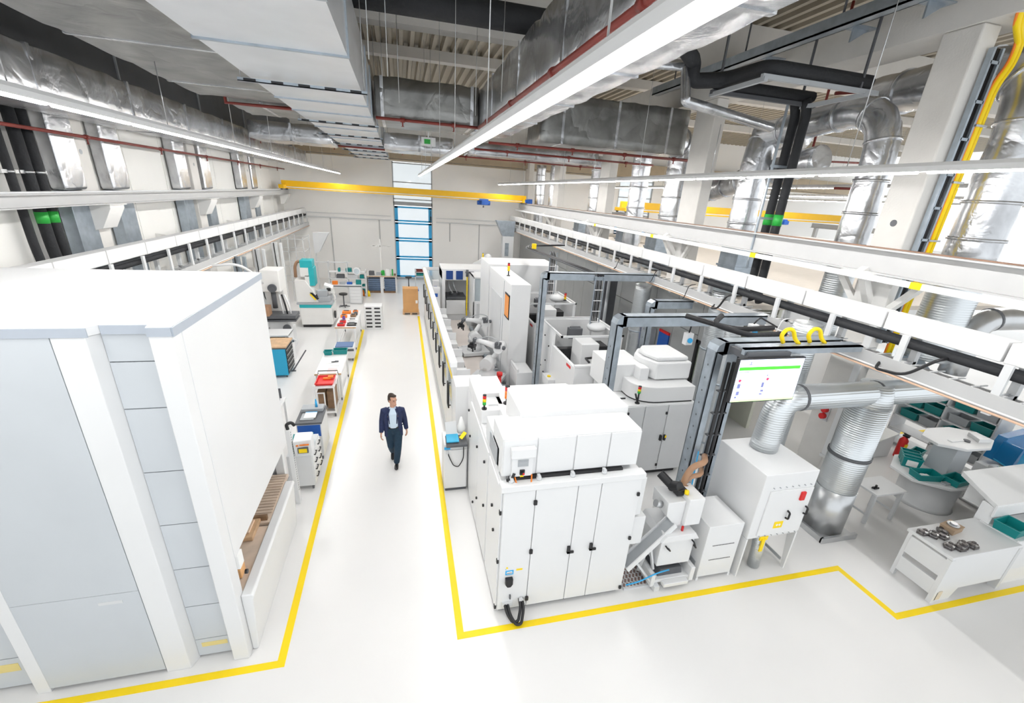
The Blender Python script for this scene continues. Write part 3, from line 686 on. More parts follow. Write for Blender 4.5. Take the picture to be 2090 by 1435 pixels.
for x in (.12, .5, .98, 1.45): part(t, 'clamp_foot', B().cyl((x, .08, 2.30), (x, .08, 2.335), .035).box(x - .02, .05, 2.335, x + .02, .12, 2.37), LGREY)
part(t, 'upper_housing', B().box(0, .17, 2.33, 1.98, .78, 2.91), WHITE, .02)
for x in (.01, .47, 1.01, 1.51): part(t, 'housing_panel', B().box(x + .005, .15, 2.35, {.01: .46, .47: 1.0, 1.01: 1.5, 1.51: 1.97}[x], .17, 2.89), WHITE, .008)
part(t, 'roof_housing', B().box(.36, .70, 2.27, 2.03, 1.58, 3.0), WHITE, .02)
part(t, 'rear_housing', B().box(.30, 1.5, 2.27, 1.8, 2.6, 2.55), WHITE, .02)
part(t, 'left_housing', B().box(.0, .35, 2.27, .34, 1.3, 2.66).box(0.0, 1.75, 2.27, .55, 3.2, 2.52), WHITE, .015)
part(t, 'side_window', B().box(-.012, .45, 2.34, 0, .95, 2.6), MGREY)
part(t, 'roof_bracket', B().box(.14, 1.9, 2.52, .38, 2.2, 2.55).box(.14, 2.18, 2.52, .38, 2.2, 2.62), LGREY)
part(t, 'side_extension', B().box(2.03, .12, 1.45, 2.18, .9, 2.12).box(2.03, .1, .9, 2.28, .5, 1.42), WHITE, .01)
vn = B()
for i in range(5): vn.beam((2.185, .2 + i * .05, 1.72), (2.185, .26 + i * .05, 1.98), .008, .014)
part(t, 'vent_slots', vn, BLACK)
part(t, 'chamfer_panel', B().prism([(2.03, .1), (2.3, .1), (2.3, .85), (2.03, 1.0)], 'y', .5, .75), WHITE, .01)
pn = part(t, 'control_box', B().box(.1, .06, 2.66, .43, .15, 2.80).box(.12, .1, 2.36, .41, .15, 2.66), WHITE, .01)
mesh('display', B().box(.20, .09, 2.52, .34, .1, 2.62).box(.215, .085, 2.55, .325, .09, 2.60), MGREY, parent=pn)
mesh('main_switch', B().box(.23, .08, 2.40, .295, .1, 2.47).cyl((.262, .05, 2.435), (.262, .08, 2.435), .02), BLACK, parent=pn)
mesh('red_knob', B().cyl((.27, .04, 2.435), (.27, .06, 2.435), .014), RED, parent=pn)
mesh('warning_triangle', B().prism([(.235, 2.36), (.29, 2.36), (.262, 2.395)], 'y', .09, .1), YELLOW, parent=pn)
part(t, 'orange_cable', B().tube([(.17, .1, 2.36), (.2, .02, 2.22), (.3, .0, 2.2), (.38, .02, 2.25), (.4, .1, 2.38)], .011, 7, .08), ORANGE, label='orange cable loop')
part(t, 'black_hose', B().tube([(.06, .1, 2.32), (.12, .08, 2.34), (.16, .1, 2.42)], .02, 7, .04).box(.03, -.0, 2.20, .40, .02, 2.27), BLACK)
lb = part(t, 'rating_label', B().box(.10, -.004, .76, .22, 0, .84).box(.10, -.004, .86, .11, 0, .87), SKYB, label='blue and white rating label')
mesh('label_text', B().box(.12, -.006, .78, .2, -.004, .82).box(.115, -.006, .79, .205, -.004, .8), PAPER, parent=lb)
part(t, 'yellow_label', B().box(.26, -.004, .82, .35, 0, .85), YELLOW, label='small yellow label')
part(t, 'warning_label', B().prism([(.10, .88), (.14, .88), (.12, .915)], 'y', -.004, 0), YELLOW)
part(t, 'socket', B().prism([(.1, .62), (.13, .57), (.18, .57), (.21, .62), (.21, .72), (.1, .72)], 'y', -.06, 0), BLACK, .008, label='black socket')
part(t, 'key_lock', B().box(.18, -.03, .3, .2, 0, .37), DGREY)
for k, (xa, xb, dy, zl) in enumerate(((.12, .34, -.22, .06), (.16, .38, -.26, .05))):
    part(t, 'supply_hose', B().tube([(xa, -.01, .2), (xa + .01, dy * .6, .14), (xa + .08, dy, zl), (xb - .06, dy, zl), (xb, dy * .5, .2), (xb, .0, .26)], .022, 9, .12), BLACK, label='black corrugated supply hose')
part(t, 'hose_socket', B().box(.07, -.03, .16, .24, 0, .24).cyl((.36, 0, .26), (.36, -.05, .26), .035), LGREY)
signal_lamp('small red, amber and green signal light on the left block of the front machine', (1.22, 6.4, 2.52))
signal_lamp('orange and red signal light with black foot behind the front machine roof', (1.62, 6.5, 2.55), (RED, ORANGE, ORANGE), .04, .07, .1, (.1, -.05, .02))
# --- console cabinet beside the machine
t = thing('console_cabinet', 'slim white cabinet at the end of the fence with a tilted laptop shelf', 'cabinet', (.68, 7.66, 0))
part(t, 'cabinet_body', B().box(0, 0, .07, .46, .55, 1.12), WHITE, .012)
part(t, 'plinth', B().box(.02, .03, 0, .45, .5, .07), DGREY)
part(t, 'door', B().box(.02, -.02, .1, .44, 0, 1.0), WHITE, .006)
part(t, 'desk_shelf', B().hexa([(.03, -.14, 1.13), (.45, -.14, 1.13), (.45, .12, 1.22), (.03, .12, 1.22), (.03, -.14, 1.18), (.45, -.14, 1.18), (.45, .12, 1.27), (.03, .12, 1.27)]), DGREY, .008)
part(t, 'side_label', B().box(.0, -.024, 1.02, .12, -.02, 1.08), SKYB)
part(t, 'cable', B().tube([(.38, -.05, 1.12), (.38, -.06, .8), (.28, -.06, .62), (.18, -.06, .66), (.1, -.05, .85), (.06, -.02, .98)], .01, 7, .12), BLACK)
part(t, 'plug', B().box(.03, -.04, .92, .08, -.02, 1.0), LGREY, .005)
t = thing('laptop', 'open grey laptop standing on the console cabinet shelf', 'laptop', (.80, 7.66, 1.235))
part(t, 'keyboard_base', B().hexa([(-.08, -.1, -.01), (.16, -.1, -.01), (.16, .1, .05), (-.08, .1, .05), (-.08, -.1, .01), (.16, -.1, .01), (.16, .1, .07), (-.08, .1, .07)]), CYAN)
part(t, 'lid_screen', B().beam((.04, .11, .06), (.02, .2, .30), .22, .015, (0, -1, 0)), LGREY)
t = thing('wrapped_bottle', 'plastic-wrapped clear container on the console cabinet', 'container', (1.04, 7.88, 1.27))
part(t, 'body', B().loft([(0, 0, 0), (0, 0, .1), (0, 0, .2), (0, 0, .34)], [.08, .09, .06, .02], 10), PAPER)
solo('warning_tag', 'yellow and black warning tag lying beside the laptop', 'tag', B().beam((0, 0, .0), (.1, .06, .1), .09, .012), YELLOW, (1.0, 7.62, 1.27))
# --- fence cabinet row along the aisle
t = thing('end_cabinet', 'tall plain white cabinet block closing the near end of the fence', 'cabinet', (.97, 8.3, 0))
part(t, 'cabinet_body', B().box(0, 0, .05, .62, .6, 2.1), WHITE, .015)
part(t, 'side_fin', B().box(.64, .1, .05, .67, 1.1, 1.9), WHITE)
t = thing('safety_fence', 'long white guard fence with black handles and a slanted top rail along the aisle', 'fence', (.97, 8.95, 0))
FL = 12.6; npn = 10; pw = FL / npn
for i in range(npn):
    p = part(t, 'fence_panel', B().box(0, i * pw + .02, .12, .04, (i + 1) * pw - .02, 1.25).box(0, i * pw + .02, 2.0, .04, (i + 1) * pw - .02, 2.3).box(0, i * pw + .02, 1.25, .04, i * pw + .1, 2.0).box(0, (i + 1) * pw - .1, 1.25, .04, (i + 1) * pw - .02, 2.0), WHITE, .004)
    mesh('clear_pane', B().box(.015, i * pw + .1, 1.25, .02, (i + 1) * pw - .1, 2.0), GLASS, parent=p)
    mesh('handle', B().tube([(-.06, i * pw + .16, 1.22), (-.06, i * pw + .16, 1.78), (-.06, i * pw + .40, 1.78), (-.06, i * pw + .40, 1.22), (-.06, i * pw + .15, 1.22)], .017, 6).box(-.06, i * pw + .27, 1.21, 0, i * pw + .29, 1.23).box(-.06, i * pw + .27, 1.77, 0, i * pw + .29, 1.79), BLACK, parent=p)
    mesh('yellow_strip', B().box(-.012, i * pw + .02, 1.99, 0, (i + 1) * pw - .02, 2.08), YELLOW, parent=p)
part(t, 'top_rail', B().box(-.06, -.1, 2.3, .10, FL, 2.42), WHITE, .01)
part(t, 'base_rail', B().box(-.03, 0, 0, .06, FL, .12), LGREY)
for i in range(5): part(t, 'post', B().box(.04, i * FL / 4 - .04 if i else 0, 0, .10, i * FL / 4 + .04 if i < 4 else FL, 2.3), LGREY)
t = thing('safety_fence', 'white guard fence with clear panes closing the far end of the robot cell', 'fence', (1.0, 22.0, 0))
for i in range(4):
    p = part(t, 'fence_panel', B().box(i * .85 + .05, .0, 0, i * .85 + .12, .04, .1).box(i * .85 + .02, 0, .1, i * .85 + .83, .04, 1.1).box(i * .85 + .02, 0, 2.2, i * .85 + .83, .04, 2.35).box(i * .85 + .02, 0, 1.1, i * .85 + .07, .04, 2.2).box(i * .85 + .78, 0, 1.1, i * .85 + .83, .04, 2.2), WHITE, .004)
    mesh('clear_pane', B().box(i * .85 + .07, .015, 1.1, i * .85 + .78, .02, 2.2), GLASS, parent=p)
# small parts rack inside the fence
t = thing('pallet_station', 'row of low white part magazines standing just inside the fence', 'rack', (1.25, 9.2, 0))
for i in range(6):
    m_ = part(t, 'magazine_box', B().box(0, i * 1.75, 0, .5, i * 1.75 + 1.3, .95).box(.0, i * 1.75, .95, .06, i * 1.75 + 1.3, 1.25).box(.06, i * 1.75 + .5, .95, .5, i * 1.75 + .56, 1.2), WHITE, .012)
    mesh('drawer_front', B().box(.5, i * 1.75 + .1, .3, .52, i * 1.75 + 1.2, .85), LGREY, parent=m_)
solo('rack_hook', 'black hook clamp on the near fence magazine', 'clamp', B().box(0, 0, 0, .12, .06, .08).box(.08, 0, -.25, .12, .05, 0), BLACK, (1.4, 9.25, 1.62 - .4))
# robot track
t = thing('robot_track', 'long beige-topped robot travel track running between the fence and the machines', 'robot track', (1.95, 8.9, 0))
part(t, 'track_bed', B().box(0, 0, 0, .75, 10.9, .32), mat('beige_steel', (.66, .60, .56), .45))
part(t, 'guide_rail', B().box(.78, 0, .0, .92, 9.6, .38).box(.80, 0, .38, .83, 9.6, .42), GALV)
part(t, 'energy_chain', B().box(.95, 0, .02, 1.12, 9.6, .22), DGREY)
part(t, 'guide_rail', B().box(-.06, 0, 0, -.02, 10.9, .36), DGREY)
nb2 = B(); 
for i in range(34): nb2.box(.96, .1 + i * .28, .22, 1.11, .24 + i * .28, .25)
part(t, 'chain_links', nb2, MGREY)['kind'] = 'stuff'
def robot(lab, loc, rz, pose=0):
    t = thing('industrial_robot', lab, 'robot', loc, rz)
    part(t, 'carriage', B().box(-.5, -.38, 0, .5, .38, .12).box(-.5, -.45, -.1, .5, -.38, .12).cyl((-.45, -.42, .08), (.35, -.42, .08), .07), LGREY, .01)
    part(t, 'base', B().loft([(0, 0, .12), (0, 0, .28), (0, 0, .34), (0, 0, .5)], [.27, .25, .2, .2], 20), WHITE)
    part(t, 'shoulder', B().loft([(-.02, -.22, .58), (-.02, .22, .58)], [.2, .2], 20, side=(0, 0, 1)).loft([(0, 0, .42), (0, 0, .62)], [.24, .2], 18), WHITE)
    part(t, 'upper_arm', B().loft([(-.02, -.24, .58), (-.2, -.24, .86), (-.36, -.22, 1.12)], [(.15, .08), (.11, .07), (.13, .08)], 16, side=(0, 1, 0)), WHITE)
    part(t, 'elbow', B().loft([(-.36, -.3, 1.12), (-.36, .12, 1.12)], .15, 18), WHITE)
    part(t, 'elbow_motor', B().box(-.44, .0, 1.14, -.26, .16, 1.32).cyl((-.5, .1, 1.18), (-.58, .1, 1.18), .06), DGREY, .015)
    part(t, 'forearm', B().loft([(-.3, .0, 1.15), (.05, .0, 1.22), (.38, .0, 1.26)], [.11, .08, .065], 14), WHITE)
    part(t, 'warning_spot', B().cyl((-.2, -.325, .86), (-.2, -.318, .86), .05), YELLOW)
    part(t, 'wrist', B().ell((.42, 0, 1.27), (.09, .08, .08)).cyl((.42, 0, 1.27), (.5, 0, 1.14), .05), DGREY)
    part(t, 'gripper', B().box(.42, -.12, 1.02, .62, .12, 1.1).box(.44, -.11, .9, .48, -.07, 1.02).box(.44, .07, .9, .48, .11, 1.02).box(.56, -.11, .92, .6, -.07, 1.02).cyl((.53, 0, 1.08), (.53, 0, 1.16), .07), BLACK, .006)
    part(t, 'dress_hose', B().tube([(-.3, .1, 1.1), (-.45, .2, 1.4), (-.1, .14, 1.5), (.2, .1, 1.38), (.42, .05, 1.32)], .014, 7, .2), MGREY)
    return t
robot('nearer white six-axis robot arm with black gripper on the travel track', (2.45, 12.6, .36), 2.6)
robot('farther white six-axis robot arm on the travel track, arm stretched left', (2.45, 15.2, .36), 3.3)
solo('red_gripper_cap', 'red round cap on top of the gripper tool in front of the near robot', 'cap', B().cyl((0, 0, 0), (0, 0, .1), .09).cyl((0, 0, -.45), (0, 0, 0), .06), RED, (2.72, 12.0, 1.1 - .35))
# tall white machine with orange window
t = thing('tall_machine', 'tall white machine housing with a narrow orange window beside the robot track', 'machine', (3.1, 12.7, 0))
part(t, 'front_housing', B().box(0, 0, .05, .62, 3.4, 3.35), WHITE, .02)
part(t, 'rear_housing', B().box(0.0, 3.6, .05, 2.7, 5.4, 3.4), WHITE, .02)
part(t, 'door_frame', B().box(-.025, 1.2, .5, 0, 2.9, 2.7), LGREY, .01)
w = part(t, 'orange_window', B().box(-.03, .12, 2.3, 0, .62, 2.95), mat('amber_window', (.75, .25, .02), .15, emit=.15), .006, label='narrow amber window')
mesh('window_frame', B().box(-.02, .07, 2.25, -.001, .67, 2.3).box(-.02, .07, 2.95, -.001, .67, 3.0).box(-.02, .07, 2.25, -.001, .12, 3.0).box(-.02, .62, 2.25, -.001, .67, 3.0), BLACK, parent=w)
part(t, 'seam', B().box(-.01, .9, .05, -.002, .92, 3.3), MGREY)
part(t, 'lower_step', B().box(.1, -.9, .05, .6, -.02, .9).box(.1, -.9, .9, .16, -.02, 1.0), WHITE, .015)
signal_lamp('red and yellow signal light on the roof of the tall machine', (3.35, 14.2, 3.35), (RED, YELLOW, YELLOW), .04, .08, .16)
# --- CNC machine at the end of the cell
t = thing('cnc_lathe', 'white machining centre at the far end of the cell with two dark blue squares', 'machine', (1.7, 19.9, 0))
part(t, 'base', B().box(0, .12, 0, 2.6, 1.7, .75), WHITE, .015)
part(t, 'left_column', B().box(0, .1, .75, .14, 1.7, 2.5), WHITE, .01)
part(t, 'rear_wall', B().box(.14, 1.5, .75, 2.6, 1.7, 2.5), WHITE)
part(t, 'head_cover', B().box(.0, .12, 2.1, 2.6, 1.7, 2.6), WHITE, .015)
for x in (.18, .62): part(t, 'blue_square', B().box(x, .09, 2.14, x + .3, .12, 2.52), NAVY, label='dark blue square panel')
part(t, 'table', B().box(.2, .2, 1.22, 1.1, 1.3, 1.32).cyl((.6, .7, 1.3), (.6, .7, 1.45), .25), DGREY, .01)
part(t, 'apron', B().box(.18, .06, .55, 1.05, .12, 1.2), WHITE, .01)
part(t, 'yellow_post', B().box(1.08, .0, .5, 1.13, .06, 2.4), YELLOW)
part(t, 'scanner_arm', B().box(1.02, -.04, 2.45, 1.4, .02, 2.52).cyl((1.1, -.02, 2.3), (1.1, -.02, 2.6), .06), DGREY)
d = part(t, 'sliding_door', B().box(1.2, -1.2, .5, 1.28, -1.14, 2.5).box(2.2, -1.2, .5, 2.28, -1.14, 2.5).box(1.2, -1.2, 2.42, 2.28, -1.14, 2.5).box(1.2, -1.2, .5, 2.28, -1.14, 1.45).box(2.22, -1.2, .5, 2.28, .1, 2.5), WHITE, .02)
mesh('door_window', B().box(1.28, -1.17, 1.45, 2.2, -1.15, 2.42), mat('grey_glass', (.55, .62, .66), .1, alpha=.75), parent=d)
mesh('door_plate', B().box(1.36, -1.215, .62, 2.12, -1.2, 1.34), LGREY, parent=d)
part(t, 'door_side', B().box(1.2, -1.14, .5, 1.24, .1, 2.5).box(1.2, -1.14, 2.46, 2.28, .1, 2.5), LGREY)
part(t, 'cables', B().tube([(.3, .5, 2.0), (.35, .3, 1.7), (.5, .3, 1.5), (.45, .6, 1.4)], .03, 7, .1).tube([(.5, .5, 2.1), (.55, .25, 1.8), (.7, .3, 1.5)], .025, 7, .1), MGREY)
signal_lamp('slim yellow signal lamp on a pole behind the far machining centre', (3.75, 21.4, 2.55), (YELLOW, YELLOW), .035, .12, .35)
for i, (x, y, h, lab) in enumerate(((1.25, 19.3, 1.9, 'white upright panel with blue sticker left of the far machining centre'), (1.3, 20.4, 2.0, 'second white upright panel left of the far machining centre'))):
    t = thing('upright_panel', lab, 'panel', (x, y, 0))
    part(t, 'panel_board', B().box(0, 0, 0, .3, .3, h), WHITE, .02)
    part(t, 'blue_sticker', B().box(.05, -.005, h - .4, .2, 0, h - .25), BLUE)
# --- machine cells with open tops
def cell(lab, loc):
    t = thing('assembly_cell', lab, 'machine cell', loc)
    part(t, 'side_panel', B().box(0, 0, .05, .08, 1.7, 2.0).box(-.02, 1.7, .05, .08, 2.9, 2.42), WHITE, .015)
    part(t, 'front_wall', B().box(.0, -.06, .05, 1.0, 0, 2.0).box(0, -.08, 2.0, 1.0, .02, 2.06), WHITE, .012)
    part(t, 'front_door', B().box(.1, -.1, .2, .9, -.06, 1.5), LGREY, .01)
    part(t, 'vent', B().box(.2, -.11, .35, .8, -.1, .7), MGREY)
    part(t, 'back_wall', B().box(0, 2.85, .05, 1.75, 2.95, 2.42), WHITE, .012)
    part(t, 'right_wall', B().box(1.65, 1.0, .05, 1.75, 2.9, 2.42), WHITE, .012)
    part(t, 'upper_rim', B().box(-.02, 1.0, 2.42, 1.78, 1.05, 2.47).box(-.02, 1.0, 2.42, .03, 2.95, 2.47).box(1.72, 1.0, 2.42, 1.78, 2.95, 2.47).box(-.02, 2.9, 2.42, 1.78, 2.95, 2.47), LGREY)
    part(t, 'floor_pan', B().box(.08, 0, .3, 1.65, 2.85, .9), DGREY)
    h = part(t, 'spindle_housing', B().box(.5, .8, .9, 1.0, 1.5, 2.3), WHITE, .02)
    for z in (1.75, 1.93): mesh('warning_triangle', B().prism([(.82, z - .04), (.92, z - .04), (.87, z + .05)], 'y', .79, .8), YELLOW, parent=h)
    part(t, 'black_bellows', B().box(1.02, .9, .9, 1.3, 1.4, 2.2).box(.12, 1.5, 1.6, .9, 1.7, 1.95), BLACK, .01)
    part(t, 'corner_bracket', B().tube([(.4, .02, 2.1), (.42, .3, 2.1), (1.0, .4, 2.1)], .03, 6), BLACK)
    part(t, 'valve_block', B().box(.55, 1.9, 2.1, .95, 2.1, 2.4).cyl((.6, 2.0, 2.4), (.9, 2.0, 2.4), .05), DGREY, .01)
    part(t, 'red_label', B().box(-.004, .2, 1.86, 0, .5, 1.93), RED)
    part(t, 'cable_dome', B().ell((1.35, 1.9, 2.45), (.28, .28, .14), 16, 8), LGREY)
    for x, y, z in ((-.03, 1.9, 1.9), (-.03, 2.3, 2.1), (-.03, 2.1, 1.4), (-.03, 2.5, 1.1), (-.03, 2.2, 1.0), (-.03, 2.6, 1.7)): hinge(t, x + .01, y, z, 'x', .02, 'latch')
    k = part(t, 'knob_box', B().box(-.2, 1.2, .9, -.0, 1.75, 1.15), WHITE, .01)
    mesh('yellow_knob', B().cyl((-.1, 1.45, 1.15), (-.1, 1.45, 1.18), .05), YELLOW, parent=k)
    return t
c = cell('nearer open-topped white assembly cell with hoses rising to the steel frame', (3.98, 9.4, 0))
c2 = cell('farther open-topped white assembly cell beyond the steel frame', (3.98 + .05, 13.1, 0))
signal_lamp('orange signal light on the nearer open-topped cell', (5.55, 10.6, 2.45), (RED, ORANGE, YELLOW), .04, .07, .05)
signal_lamp('orange signal light on the farther open-topped cell', (5.55, 14.6, 2.45), (RED, ORANGE, YELLOW), .04, .07, .05)
def riser(lab, x, y, z0, z1):
    t = thing('cable_riser', lab, 'cable riser', (x, y, z0))
    for dx in (-.13, .13): part(t, 'ladder_side', B().box(dx - .012, -.02, 0, dx + .012, .02, z1 - z0), GALV)
    for i in range(int((z1 - z0) / .3)): part(t, 'rung', B().box(-.13, -.02, .1 + i * .3, .13, 0, .12 + i * .3), WHITE)
    for k_ in range(4): part(t, 'hose', B().tube([(-.08 + k_ * .05, .03, 0), (-.08 + k_ * .05, .03, z1 - z0 - .1), (-.08 + k_ * .05, .2, z1 - z0)], .02, 6, .1), BLACK if k_ % 2 else DGREY)
riser('cable ladder with black hoses dropping from the steel frame to the nearer cell', 5.25, 11.3, 2.5, 3.85)
riser('cable ladder with hoses dropping to the farther cell', 5.25, 15.4, 2.5, 4.0)
t = thing('hose_bundle', 'bundle of black hoses running along the frames above the cells', 'hoses', (5.2, 11.3, 3.9))
for dx, r in ((0, .035), (.08, .03), (.15, .025), (-.07, .02)): part(t, 'hose', B().tube([(dx, 0, 0), (dx - .3, 2.5, .05), (dx - .55, 5.5, .05), (dx - .2, 6.5, .05), (dx + 1.2, 6.6, .1)], r, 7, .3), BLACK if r > .02 else DGREY)
part(t, 'yellow_valve', B().box(-.4, 5.3, .06, -.25, 5.45, .25), YELLOW, .01)
# --- galvanised portal frames
def portal(lab, loc, w, h, post2=False, dy=0.0, wide=.24):
    t = thing('portal_stand', lab, 'steel frame', loc)
    b = B().box(0, 0, 0, .03, wide, h - .15).box(0, wide - .02, 0, .14, wide, h - .15).box(0, 0, 0, .14, .02, h - .15)
    part(t, 'post', b, GALV, .004)
    part(t, 'crossbeam', B().box(.12, 0, h - .03, w, wide, h).box(.12, 0, h - .2, w, .02, h).box(.12, wide - .02, h - .2, w, wide, h), GALV, .004)
    part(t, 'corner_piece', B().prism([(0, h - .16), (.03, h - .06), (.12, h), (.2, h), (.2, h - .2), (.14, h - .22)], 'y', 0, .03).prism([(0, h - .16), (.03, h - .06), (.12, h), (.2, h), (.2, h - .03), (.05, h - .16)], 'y', .03, wide), GALV)
    part(t, 'foot_plate', B().box(-.06, -.04, 0, .22, wide + .04, .02), GALV)
    hb = B()
    z = .2
    while z < h - .4: hb.box(-.002, wide * .45, z, -.0005, wide * .55, z + .03); z += .22
    o = part(t, 'bolt_holes', hb, DGREY); o['kind'] = 'stuff'
    return t
portal('galvanised steel portal frame standing between the front machine and the grey cabinet machine', (3.72, 7.05, 0), 3.35, 3.9)
portal('farther galvanised steel portal frame beside the nearer open-topped cell', (3.62, 11.35, 0), 3.4, 3.95)
portal('short galvanised steel frame under the tray behind the cells', (5.9, 9.6, 0), 1.2, 3.6)
p4 = portal('nearest galvanised steel portal frame carrying the wall screen', (4.62, 5.45, 0), 2.4, 3.92)
part(p4, 'second_post', B().box(.42, 0, 0, .45, .24, 3.75).box(.42, 0, 0, .52, .02, 3.75), GALV)
part(p4, 'black_pipe', B().cyl((.24, -.04, .1), (.24, -.04, 3.6), .03, n=10), BLACK)
part(p4, 'black_pipe', B().cyl((.34, -.04, .1), (.34, -.04, 3.6), .03, n=10), BLACK)
for z in (.8, 1.15, 1.5, 1.9, 2.3, 2.7, 3.1): part(p4, 'pipe_bracket', B().box(.18, -.05, z, .44, .02, z + .02), DGREY)
part(p4, 'outer_beam', B().box(.12, -.42, 3.86, 2.3, -.36, 3.96).box(.12, -.42, 3.94, 2.3, -.2, 3.96), GALV)
part(p4, 'blue_cable', B().tube([(.1, -.03, 2.0), (.12, -.05, 1.3), (.06, -.1, .9), (-.25, -.2, .75)], .012, 6, .2), SKYB)
# screen
t = thing('wall_screen', 'large flat screen with a green bar, hung from the nearest steel frame', 'screen', (4.62, 4.92, 3.17))
part(t, 'housing', B().box(-.03, 0, -.02, 1.13, .06, .68), BLACK, .008)
s_ = part(t, 'display', B().box(-.01, -.006, 0, 1.11, 0, .66), mat('screen_white', (.72, .80, 1.0), .3, var=0, emit=1.05))
mesh('green_bar', B().box(-.0, -.008, .50, 1.07, -.006, .55), mat('screen_green', (.05, .75, .02), .3, var=0, emit=.9), parent=s_)
mesh('lime_bar', B().box(-.01, -.008, 0, 1.11, -.006, .035), mat('screen_lime', (.55, .9, .35), .3, var=0, emit=.8), parent=s_)
gx = B()
for (x, z, w_, h_) in ((.15, .58, .05, .012), (.17, .6, .015, .03), (.02, .47, .16, .008), (.04, .22, .05, .07), (.05, .11, .05, .06), (.04, .06, .03, .03), (.46, .22, .04, .08), (.47, .15, .05, .03), (.46, .1, .05, .02), (.51, .4, .02, .02)):
    gx.box(x, -.008, z, x + w_, -.006, z + h_)
mesh('page_text', gx, mat('screen_slate', (.18, .2, .45), .3, var=0, emit=.4), parent=s_)
rx = B()
for x, z in ((.04, .34), (.52, .35)): rx.cyl((x + .02, -.009, z), (x + .02, -.006, z), .022, n=8).box(x, -.008, z, x + .05, -.006, z + .012)
mesh('page_marks', rx, mat('screen_red', (.75, .02, .1), .3, var=0, emit=.5), parent=s_)
part(t, 'mount', B().box(.15, .06, .55, .9, .10, .74).box(.2, .1, .6, .3, .5, .7).box(.7, .1, .6, .8, .5, .7), DGREY)
for x, lab in ((5.55, 'yellow curled hose on the crossbeam above the screen'), (6.05, 'second yellow curled hose at the right end of the crossbeam')):
    solo('coiled_hose', lab, 'hose', B().tube([(0, 0, 0), (-.08, 0, .12), (0, 0, .22), (.12, 0, .2), (.2, 0, .05), (.3, .0, -.02)], .03, 8, .1), YELLOW, (x, 5.2, 3.98))
for (x, y, z, lab) in ((6.35, 6.7, 3.72, 'white plug box with blue socket hanging at the tray behind the screen'), (5.35, 7.17, 3.42, 'white plug box with blue socket hanging under the tray in the middle')):
    t = thing('socket_box', lab, 'socket box', (x, y, z))
    part(t, 'box', B().box(-.08, -.06, -.12, .08, .06, .12), WHITE, .015)
    part(t, 'blue_socket', B().cyl((.0, -.06, -.02), (0, -.09, -.02), .05, n=12), SKYB)
    part(t, 'cable', B().tube([(0, 0, .12), (.1, 0, .25), (.64, .05, .02)] if x > 6 else [(0, 0, .12), (.02, 0, .3), (0, 0, .45)], .015, 6, .1), BLACK)
pipe('double black hose under the tray behind the screen', [(5.0, 6.9, 3.95), (5.6, 6.3, 3.85), (6.5, 6.4, 3.85)], .05, BLACK, nm='hydraulic_hose', cat='hose', bend=.3)
pipe('thick black hose curling beside the first one behind the screen', [(5.6, 6.7, 4.0), (5.3, 6.5, 3.9), (5.8, 6.1, 3.8), (6.6, 6.2, 3.8)], .05, RUBBER, nm='hydraulic_hose', cat='hose', bend=.2)
# --- grey-white cabinet machine behind
t = thing('cabinet_machine', 'white cabinet machine with rounded top housings behind the front machine', 'machine', (4.5, 7.5, 0))
part(t, 'cabinet_body', B().box(0, .03, .12, 1.66, 1.78, 1.83), WHITE, .02)
part(t, 'plinth', B().box(.1, .12, 0, 1.55, 1.7, .12), BLACK)
for x0, x1 in ((.0, .42), (.43, .98), (.99, 1.65)): part(t, 'door', B().box(x0 + .01, 0, .16, x1, .03, 1.80), LGREY, .006)
for x, z in ((.96, 1.62), (.96, .3), (1.62, 1.65), (1.62, .9), (1.62, .25), (.03, 1.66)): hinge(t, x, 0, z, s=.03)
part(t, 'handle', B().box(.90, -.05, .95, .94, 0, 1.08).box(1.0, -.05, .95, 1.04, 0, 1.08), BLACK)
part(t, 'yellow_label', B().box(1.01, -.052, 1.02, 1.05, -.05, 1.08), YELLOW)
arc = [(.28 + .5 * (1 - math.sin(a)), .45 - .38 * math.cos(a)) for a in [math.pi / 2 * i / 8 for i in range(8, -1, -1)]]
arc = [(.2, .52)] + [(.2 + .55 * (1 - math.cos(a)), .52 - .46 * math.sin(a)) for a in [math.pi / 2 * i / 8 for i in range(1, 9)]] + [(1.6, .06), (1.6, .75), (.2, .75)]
part(t, 'curved_housing', B().prism(arc, 'z', 1.86, 2.2), WHITE, .015)
part(t, 'shadow_gap', B().prism([(x * .98 + .02, y + .02) for x, y in arc], 'z', 1.83, 1.86), BLACK)
part(t, 'tall_housing', B().box(-.15, .75, 1.83, .68, 1.75, 2.48).prism([(.45, 1.83), (.68, 1.83), (.68, 2.48), (.45, 2.48)], 'y', .5, .76), WHITE, .02)
part(t, 'rounded_housing', B().prism([(.62, .85), (.62, 1.15), (.85, 1.45), (1.66, 1.45), (1.66, .42), (.80, .42)], 'z', 2.22, 2.62).prism([(.70, .87), (.70, 1.12), (.9, 1.37), (1.6, 1.37), (1.6, .5), (.84, .5)], 'z', 2.62, 2.72), WHITE, .04, seg=3)
part(t, 'housing_seam', B().box(1.0, .76, 2.19, 1.66, 1.42, 2.24), DGREY)
part(t, 'roof_handle', B().box(-.1, .35, 1.83, .12, .37, 1.86), BLACK)
signal_lamp('red, amber and green signal light standing before the curved housing', (4.78, 7.62, 1.83), (RED, YELLOW, GREEN), .035, .05, .24, (-.08, 0, .23))
